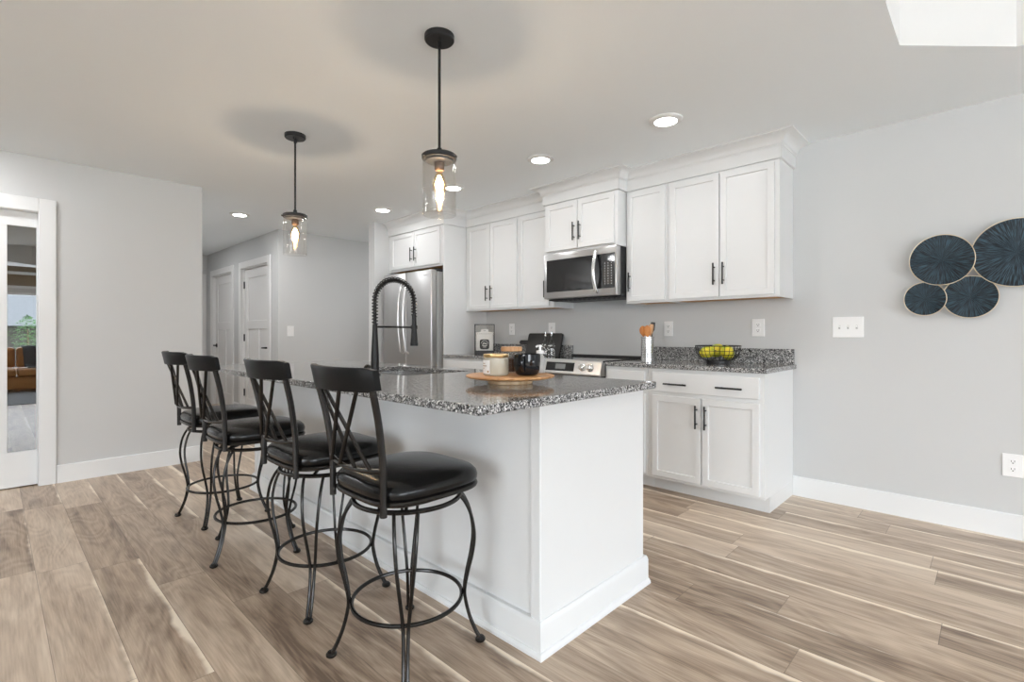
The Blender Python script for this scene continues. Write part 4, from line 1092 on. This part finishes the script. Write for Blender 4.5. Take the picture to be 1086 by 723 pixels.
# steel crock with wooden utensils
ux, uy = -1.880, 3.437
t = thing('utensil_crock', 'perforated stainless utensil crock on the granite beside the range', 'utensil holder', (ux, uy, CZ))
obj('crock', lathe(bmesh.new(), [(0, 0), (0.046, 0), (0.048, 0.003), (0.048, 0.186), (0.050, 0.188), (0.050, 0.193), (0.046, 0.193), (0.046, 0.006), (0, 0.006)], (0, 0, 0), 40), M_crock, t, local=True)
def utensil(name, label, lat, dep, h, kind, m):
    lx, ly = 0.7214 * lat - 0.6925 * dep, 0.6925 * lat + 0.7214 * dep
    base = Vector((ux + lx * 0.35, uy + ly * 0.35, CZ + 0.012)); tip = Vector((ux + lx, uy + ly, CZ + h)); d = (tip - base).normalized()
    nk = base + d * ((tip - base).length - 0.075)
    t = thing(name, label, 'utensil', base, 0, 'cooking utensils in the steel crock')
    obj('shaft', tube(bmesh.new(), [base, nk], 0.0052, 8), m, t)
    side = Vector((0.72, 0.69, 0)); side = (side - d * side.dot(d)).normalized(); nn = d.cross(side)
    prof = {'spoon': [(0.0, 0.006), (0.012, 0.014), (0.030, 0.026), (0.055, 0.027), (0.072, 0.018), (0.080, 0.005)],
            'spatula': [(0.0, 0.006), (0.012, 0.012), (0.025, 0.024), (0.065, 0.027), (0.078, 0.025), (0.080, 0.020)],
            'turner': [(0.0, 0.005), (0.01, 0.009), (0.02, 0.016), (0.055, 0.018), (0.075, 0.017), (0.080, 0.014)]}[kind]
    bm = bmesh.new(); rings = []
    for s, w in prof:
        c = nk + d * (s * 1.0)
        cup = 0.006 * math.sin(PI * min(1, s / 0.08)) if kind == 'spoon' else 0
        rings.append([bm.verts.new(c + side * (w * math.cos(2 * PI * k / 12)) + nn * (0.004 * math.sin(2 * PI * k / 12) - cup * (1 - abs(math.cos(2 * PI * k / 12))))) for k in range(12)])
    for A, Q in zip(rings, rings[1:]):
        for k in range(12): bm.faces.new((A[k], A[(k + 1) % 12], Q[(k + 1) % 12], Q[k]))
    bm.faces.new(rings[0][::-1]); bm.faces.new(rings[-1])
    obj('head', bm, m, t)
utensil('wooden_spoon', 'orange-brown wooden spoon leaning to the range side of the crock', -0.036, 0.0, 0.270, 'spoon', M_spoon)
utensil('wooden_spatula', 'broad flat wooden spatula in the front middle of the crock', -0.008, -0.026, 0.262, 'spatula', M_spoon)
utensil('wooden_spoon', 'wooden spoon standing behind the flat spatula in the crock', 0.006, 0.026, 0.275, 'spoon', M_spoon)
utensil('wooden_turner', 'slim pale wooden turner leaning beside the black one in the crock', 0.026, -0.016, 0.282, 'turner', M_lid)
utensil('black_turner', 'black narrow turner sticking out of the crock on the fruit bowl side', 0.048, 0.022, 0.298, 'turner', M_blkplastic)

# wire bowl with fruit
wx, wy = -1.424, 3.622
t = thing('wire_bowl', 'black wire fruit bowl on a round foot on the granite counter', 'bowl', (wx, wy, CZ))
bp = [(0.078, 0.022), (0.108, 0.034), (0.132, 0.058), (0.147, 0.088), (0.153, 0.128)]
bm = bmesh.new()
for k in range(28):
    a = 2 * PI * k / 28
    tube(bm, spline([(wx + r * math.cos(a), wy + r * math.sin(a), CZ + z) for r, z in bp], 3), 0.0021, 5)
for r, z in ((0.093, 0.027), (0.121, 0.045), (0.138, 0.068), (0.148, 0.094)):
    tube(bm, [(wx + r * math.cos(2 * PI * k / 40), wy + r * math.sin(2 * PI * k / 40), CZ + z) for k in range(40)], 0.0021, 5, closed=True)
obj('wire_mesh', bm, M_black, t)
obj('rim', tube(bmesh.new(), [(wx + 0.153 * math.cos(2 * PI * k / 48), wy + 0.153 * math.sin(2 * PI * k / 48), CZ + 0.129) for k in range(48)], 0.0036, 8, closed=True), M_black, t)
obj('foot', lathe(bmesh.new(), [(0.072, 0), (0.078, 0), (0.080, 0.012), (0.079, 0.023), (0, 0.024), (0, 0.019), (0.073, 0.018), (0.072, 0)], (wx, wy, CZ), 40), M_black, t)
def fruit(label, x, y, z, r, rx, ry, rz, le=1.28):
    prof = []
    for k in range(17):
        a = -PI / 2 + PI * k / 16
        prof.append((r * math.cos(a) * (1 + 0.06 * math.sin(a)), r * le * math.sin(a)))
    prof[0] = (0, prof[0][1]); prof[-1] = (0, prof[-1][1] + 0.003)
    t = thing('mango', label, 'fruit', (x, y, z), 0, 'yellow-green fruit in the wire bowl')
    R3 = Matrix.Rotation(rz, 4, 'Z') @ Matrix.Rotation(ry, 4, 'Y') @ Matrix.Rotation(rx, 4, 'X')
    obj('flesh', lathe(bmesh.new(), prof, n=28, M=R3), M_fruit, t, local=True)
    p = R3 @ Vector((0, 0, r * le)); q = R3 @ Vector((0, 0, r * le + 0.012))
    obj('stem', tube(bmesh.new(), [p, q], 0.003, 6), M_bark, t, local=True)
fruit('yellow fruit lying lowest on the range side of the wire bowl', wx - 0.062, wy - 0.046, CZ + 0.082, 0.042, 0.2, 1.35, 0.75)
fruit('large yellow fruit lying on top in the middle of the wire bowl', wx - 0.030, wy + 0.048, CZ + 0.092, 0.047, 0.1, 1.2, 0.75)
fruit('greener fruit on the wall-end side of the wire bowl', wx + 0.066, wy + 0.006, CZ + 0.080, 0.044, 0.5, 0.5, -0.6)

# coffee bag in its glass box
bx0, by0 = -3.855, 3.600
t = thing('glass_display_box', 'clear box with thin black frame and black base on the counter by the refrigerator', 'canister', (bx0, by0, CZ), r_(45))
hw, hd, H = 0.104, 0.055, 0.318
obj('base', B(-hw, hw, -hd, hd, 0, 0.042, 0.002), M_blkplastic, t, local=True)
bm = bmesh.new(); f = 0.003
for sx in (-1, 1):
    for sy in (-1, 1): box(bm, sx * (hw - f) - f, sx * (hw - f) + f, sy * (hd - f) - f, sy * (hd - f) + f, 0.042, H)
for z in (H - f,):
    for sy in (-1, 1): box(bm, -hw, hw, sy * (hd - f) - f, sy * (hd - f) + f, z - f, z + f)
    for sx in (-1, 1): box(bm, sx * (hw - f) - f, sx * (hw - f) + f, -hd, hd, z - f, z + f)
obj('frame', bm, M_black, t, local=True)
bm = bmesh.new()
for sy in (-1, 1): box(bm, -hw + 2 * f, hw - 2 * f, sy * (hd - f) - 0.001, sy * (hd - f) + 0.001, 0.0425, H - 2 * f)
obj('glass', bm, M_glass, t, local=True)
t2 = thing('coffee_bag', 'white paper coffee bag with black emblem inside the clear box', 'coffee bag', (bx0, by0, CZ + 0.0425), r_(45))
bm = bmesh.new(); rings = []
for z, w, d in ((0, 0.086, 0.032), (0.004, 0.09, 0.036), (0.11, 0.09, 0.034), (0.155, 0.088, 0.026), (0.168, 0.091, 0.020), (0.188, 0.091, 0.019), (0.19, 0.089, 0.006), (0.198, 0.038, 0.006), (0.222, 0.038, 0.005)):
    rings.append([bm.verts.new((x, y, z)) for x, y in superel(w, 7, 32, d)])
for A, Q in zip(rings, rings[1:]):
    for k in range(32): bm.faces.new((A[k], A[(k + 1) % 32], Q[(k + 1) % 32], Q[k]))
bm.faces.new(rings[0][::-1]); bm.faces.new(rings[-1])
bag = obj('bag', bm, M_paper, t2, local=True)
bm = bmesh.new()
vv = [bm.verts.new((x, -0.0375, 0.066 + z)) for x, z in superel(0.050, 5, 40, 0.052)]
bm.faces.new(vv)
r2 = bmesh.ops.extrude_face_region(bm, geom=list(bm.faces)); bmesh.ops.translate(bm, vec=(0, 0.0025, 0), verts=[v for v in r2['geom'] if isinstance(v, bmesh.types.BMVert)])
em = obj('emblem', bm, M_ink, bag, local=True, label='black rounded-square emblem')
bm = bmesh.new()
def stroke(p, w=0.0026):
    for (x0, z0), (x1, z1) in zip(p, p[1:]):
        tube(bm, [(x0, -0.0382, z0), (x1, -0.0382, z1)], w, 6)
stroke([(0.036 * math.cos(a) , 0.068 + 0.036 * math.sin(a)) for a in [0.15 + (PI - 0.3) * k / 14 for k in range(15)]], 0.002)
stroke([(-0.022, 0.062), (-0.006, 0.082), (0.004, 0.070), (0.012, 0.078), (0.026, 0.062)], 0.004)
stroke([(-0.024, 0.052), (0.026, 0.052)], 0.0035); stroke([(-0.016, 0.037), (0.018, 0.037)], 0.003)
obj('emblem_mark', bm, M_paper, t2, local=True)
bm = bmesh.new()
for k in range(9): box(bm, -0.075 + k * 0.017, -0.064 + k * 0.017, -0.0205, -0.0196, 0.173, 0.177)
box(bm, -0.012, 0.012, -0.0072, -0.0062, 0.205, 0.210)
obj('print', bm, mat('grey_ink', (0.25, 0.25, 0.25), 0.7, var=0.05), t2, local=True, label='small grey line of print')

# cutting board leaning on the backsplash
t = thing('cutting_board', 'black cutting board with handle leaning against the backsplash', 'cutting board', (-3.225, 3.792, CZ + 0.0032))
t.rotation_euler = (r_(-16), 0, 0)
pts = []
def arcp(cx, cz, r, a0, a1, n=5):
    for k in range(n + 1):
        a = a0 + (a1 - a0) * k / n; pts.append((cx + r * math.cos(a), cz + r * math.sin(a)))
arcp(0.205, 0.012, 0.012, -PI / 2, 0); arcp(0.198, 0.208, 0.018, 0, PI / 2); arcp(-0.205, 0.208, 0.018, PI / 2, PI)
pts += [(-0.223, 0.152)]; arcp(-0.312, 0.131, 0.021, PI / 2, 3 * PI / 2, 8); pts += [(-0.223, 0.110)]
arcp(-0.213, 0.012, 0.012, PI, 3 * PI / 2)
bm = bmesh.new(); vv = [bm.verts.new((x, -0.009, z)) for x, z in pts]; bm.faces.new(vv)
r2 = bmesh.ops.extrude_face_region(bm, geom=list(bm.faces)); bmesh.ops.translate(bm, vec=(0, 0.018, 0), verts=[v for v in r2['geom'] if isinstance(v, bmesh.types.BMVert)])
obj('board', bm, mat('black_board', (0.024, 0.023, 0.022), 0.55, var=0.1), t, local=True)

def bottle(label, x, y):
    t = thing('glass_bottle', label, 'bottle', (x, y, CZ), 0, 'clear oil bottles before the cutting board')
    obj('body', lathe(bmesh.new(), [(0, 0), (0.026, 0), (0.029, 0.004), (0.029, 0.120), (0.024, 0.140), (0.013, 0.158), (0.0115, 0.19), (0.0135, 0.192), (0.0135, 0.20), (0.010, 0.2)], (x, y, CZ), 28), M_bot, t)
    bm = bmesh.new()
    for k in range(26):
        a = 2 * PI * random.random(); z = 0.014 + 0.102 * random.random(); s = 0.004 + 0.006 * random.random()
        box(bm, -s, s, -0.0006, 0.0006, -s * 0.7, s * 0.7, M=Matrix.Translation((x + 0.0293 * math.cos(a), y + 0.0293 * math.sin(a), CZ + z)) @ Matrix.Rotation(a + PI / 2, 4, 'Z'))
    obj('printed_pattern', bm, M_paper, t, label='scattered pale printed marks')
    obj('pourer', lathe(bmesh.new(), [(0, 0.200), (0.011, 0.200), (0.010, 0.208), (0.005, 0.214), (0.0042, 0.236), (0, 0.236)], (x, y, CZ), 14), M_chrome, t)
M_bot = glass('bottle_glass', (0.80, 0.81, 0.80), gl_max=0.5, base=0.08)
bottle('patterned glass bottle with pourer before the cutting board, on the refrigerator side', -3.105, 3.70)
bottle('patterned glass bottle with pourer before the cutting board, on the range side', -3.030, 3.70)

# ================================================================== WHAT THE GLAZED DOOR REFLECTS (living end and outdoors)
t = thing('sofa', 'tan leather sofa in the living end reflected in the glazed door', 'sofa', (3.75, 0.35, 0))
obj('base', B(3.35, 4.25, -0.75, 1.45, 0.06, 0.30, 0.02, 2), M_tan, t)
for k in range(2): obj('seat_cushion', B(3.30, 4.0, -0.50 + 0.86 * k, 0.34 + 0.86 * k, 0.302, 0.45, 0.04, 3), M_tan, t)
for k in range(2): obj('back_cushion', B(3.98, 4.22, -0.50 + 0.86 * k, 0.34 + 0.86 * k, 0.452, 0.86, 0.05, 3), M_tan, t)
for y in (-0.75, 1.23): obj('arm', B(3.32, 4.25, y, y + 0.22, 0.302, 0.62, 0.04, 3), M_tan, t)
bm = bmesh.new()
for x in (3.42, 4.18):
    for y in (-0.68, 1.38): lathe(bm, [(0, 0), (0.02, 0), (0.03, 0.06), (0, 0.06)], (x, y, 0), 12)
obj('feet', bm, M_black, t)
bm = bmesh.new(); rows = []
for k in range(13):
    u = k / 12; x = 3.97 - 0.9 * max(0, u - 0.45); z = 0.885 if u < 0.2 else (0.885 - 0.43 * (u - 0.2) / 0.25 if u < 0.45 else 0.462)
    x = 4.24 - 0.28 * min(1, u / 0.2) if u < 0.2 else (3.955 if u < 0.45 else 3.955 - 0.8 * (u - 0.45))
    rows.append([bm.verts.new((x, 0.42 + 0.03 * i + 0.12 * u, z + 0.006 * math.sin(i * 1.7 + k))) for i in range(8)])
for A, Q in zip(rows, rows[1:]):
    for i in range(7): bm.faces.new((A[i], A[i + 1], Q[i + 1], Q[i]))
o = obj('throw_blanket', bm, M_throw, loc=(4.0, 0.5, 0.46), label='dark grey throw draped over the tan sofa', cat='blanket')
md = o.modifiers.new('thickness', 'SOLIDIFY'); md.thickness = 0.012; md.offset = 1
tag(obj('area_rug', B(0.9, 3.3, -1.4, 1.9, 0.0005, 0.012, 0.004), M_rug, loc=(2.1, 0.25, 0)), 'grey patterned area rug in front of the tan sofa', 'rug')

struct('trim_8', B(-40, 60, -45, 40, -0.6, -0.5), M_bounceground).name = 'ground'  # unseen ground, made pale to bounce daylight up to the ceiling
t = thing('neighbor_house', 'taupe neighbouring house with a grey shingle roof outside the window', 'house', (24, 4, -0.5))
obj('walls', B(20, 28, -3, 11, -0.5, 1.55), M_siding, t)
bm = bmesh.new()
a = [bm.verts.new(c) for c in ((19.4, -3.6, 1.5), (28.6, -3.6, 1.5), (24, -1.5, 3.6))]
b = [bm.verts.new(c) for c in ((19.4, 11.6, 1.5), (28.6, 11.6, 1.5), (24, 9.5, 3.6))]
bm.faces.new(a); bm.faces.new(b[::-1])
for i in range(3): bm.faces.new((a[i], a[(i + 1) % 3], b[(i + 1) % 3], b[i]))
obj('roof', bm, M_roof, t)
t = thing('sapling_tree', 'young green leafy tree outside the living window', 'tree', (12, 0.82, -0.5))
obj('trunk', tube(bmesh.new(), [(12, 0.82, -0.5), (12.02, 0.83, 0.6), (12.0, 0.82, 1.3)], [0.04, 0.03, 0.015], 8), M_bark, t)
bm = bmesh.new()
for k in range(900):
    th = random.uniform(0, 2 * PI); zz = random.random(); rr = 0.46 * math.sin(PI * min(1, zz * 0.85 + 0.12)) * random.random() ** 0.5
    p = Vector((12 + rr * math.cos(th), 0.82 + rr * math.sin(th), 0.55 + 1.2 * zz))
    M_ = Matrix.Translation(p) @ Matrix.Rotation(random.uniform(0, 6.3), 4, 'Z') @ Matrix.Rotation(random.uniform(-1, 1), 4, 'X')
    q = [bm.verts.new(M_ @ Vector(c)) for c in ((-0.03, 0, 0), (0, -0.015, 0.004), (0.04, 0, 0), (0, 0.015, 0.004))]
    bm.faces.new(q)
obj('foliage', bm, M_leaf, t)
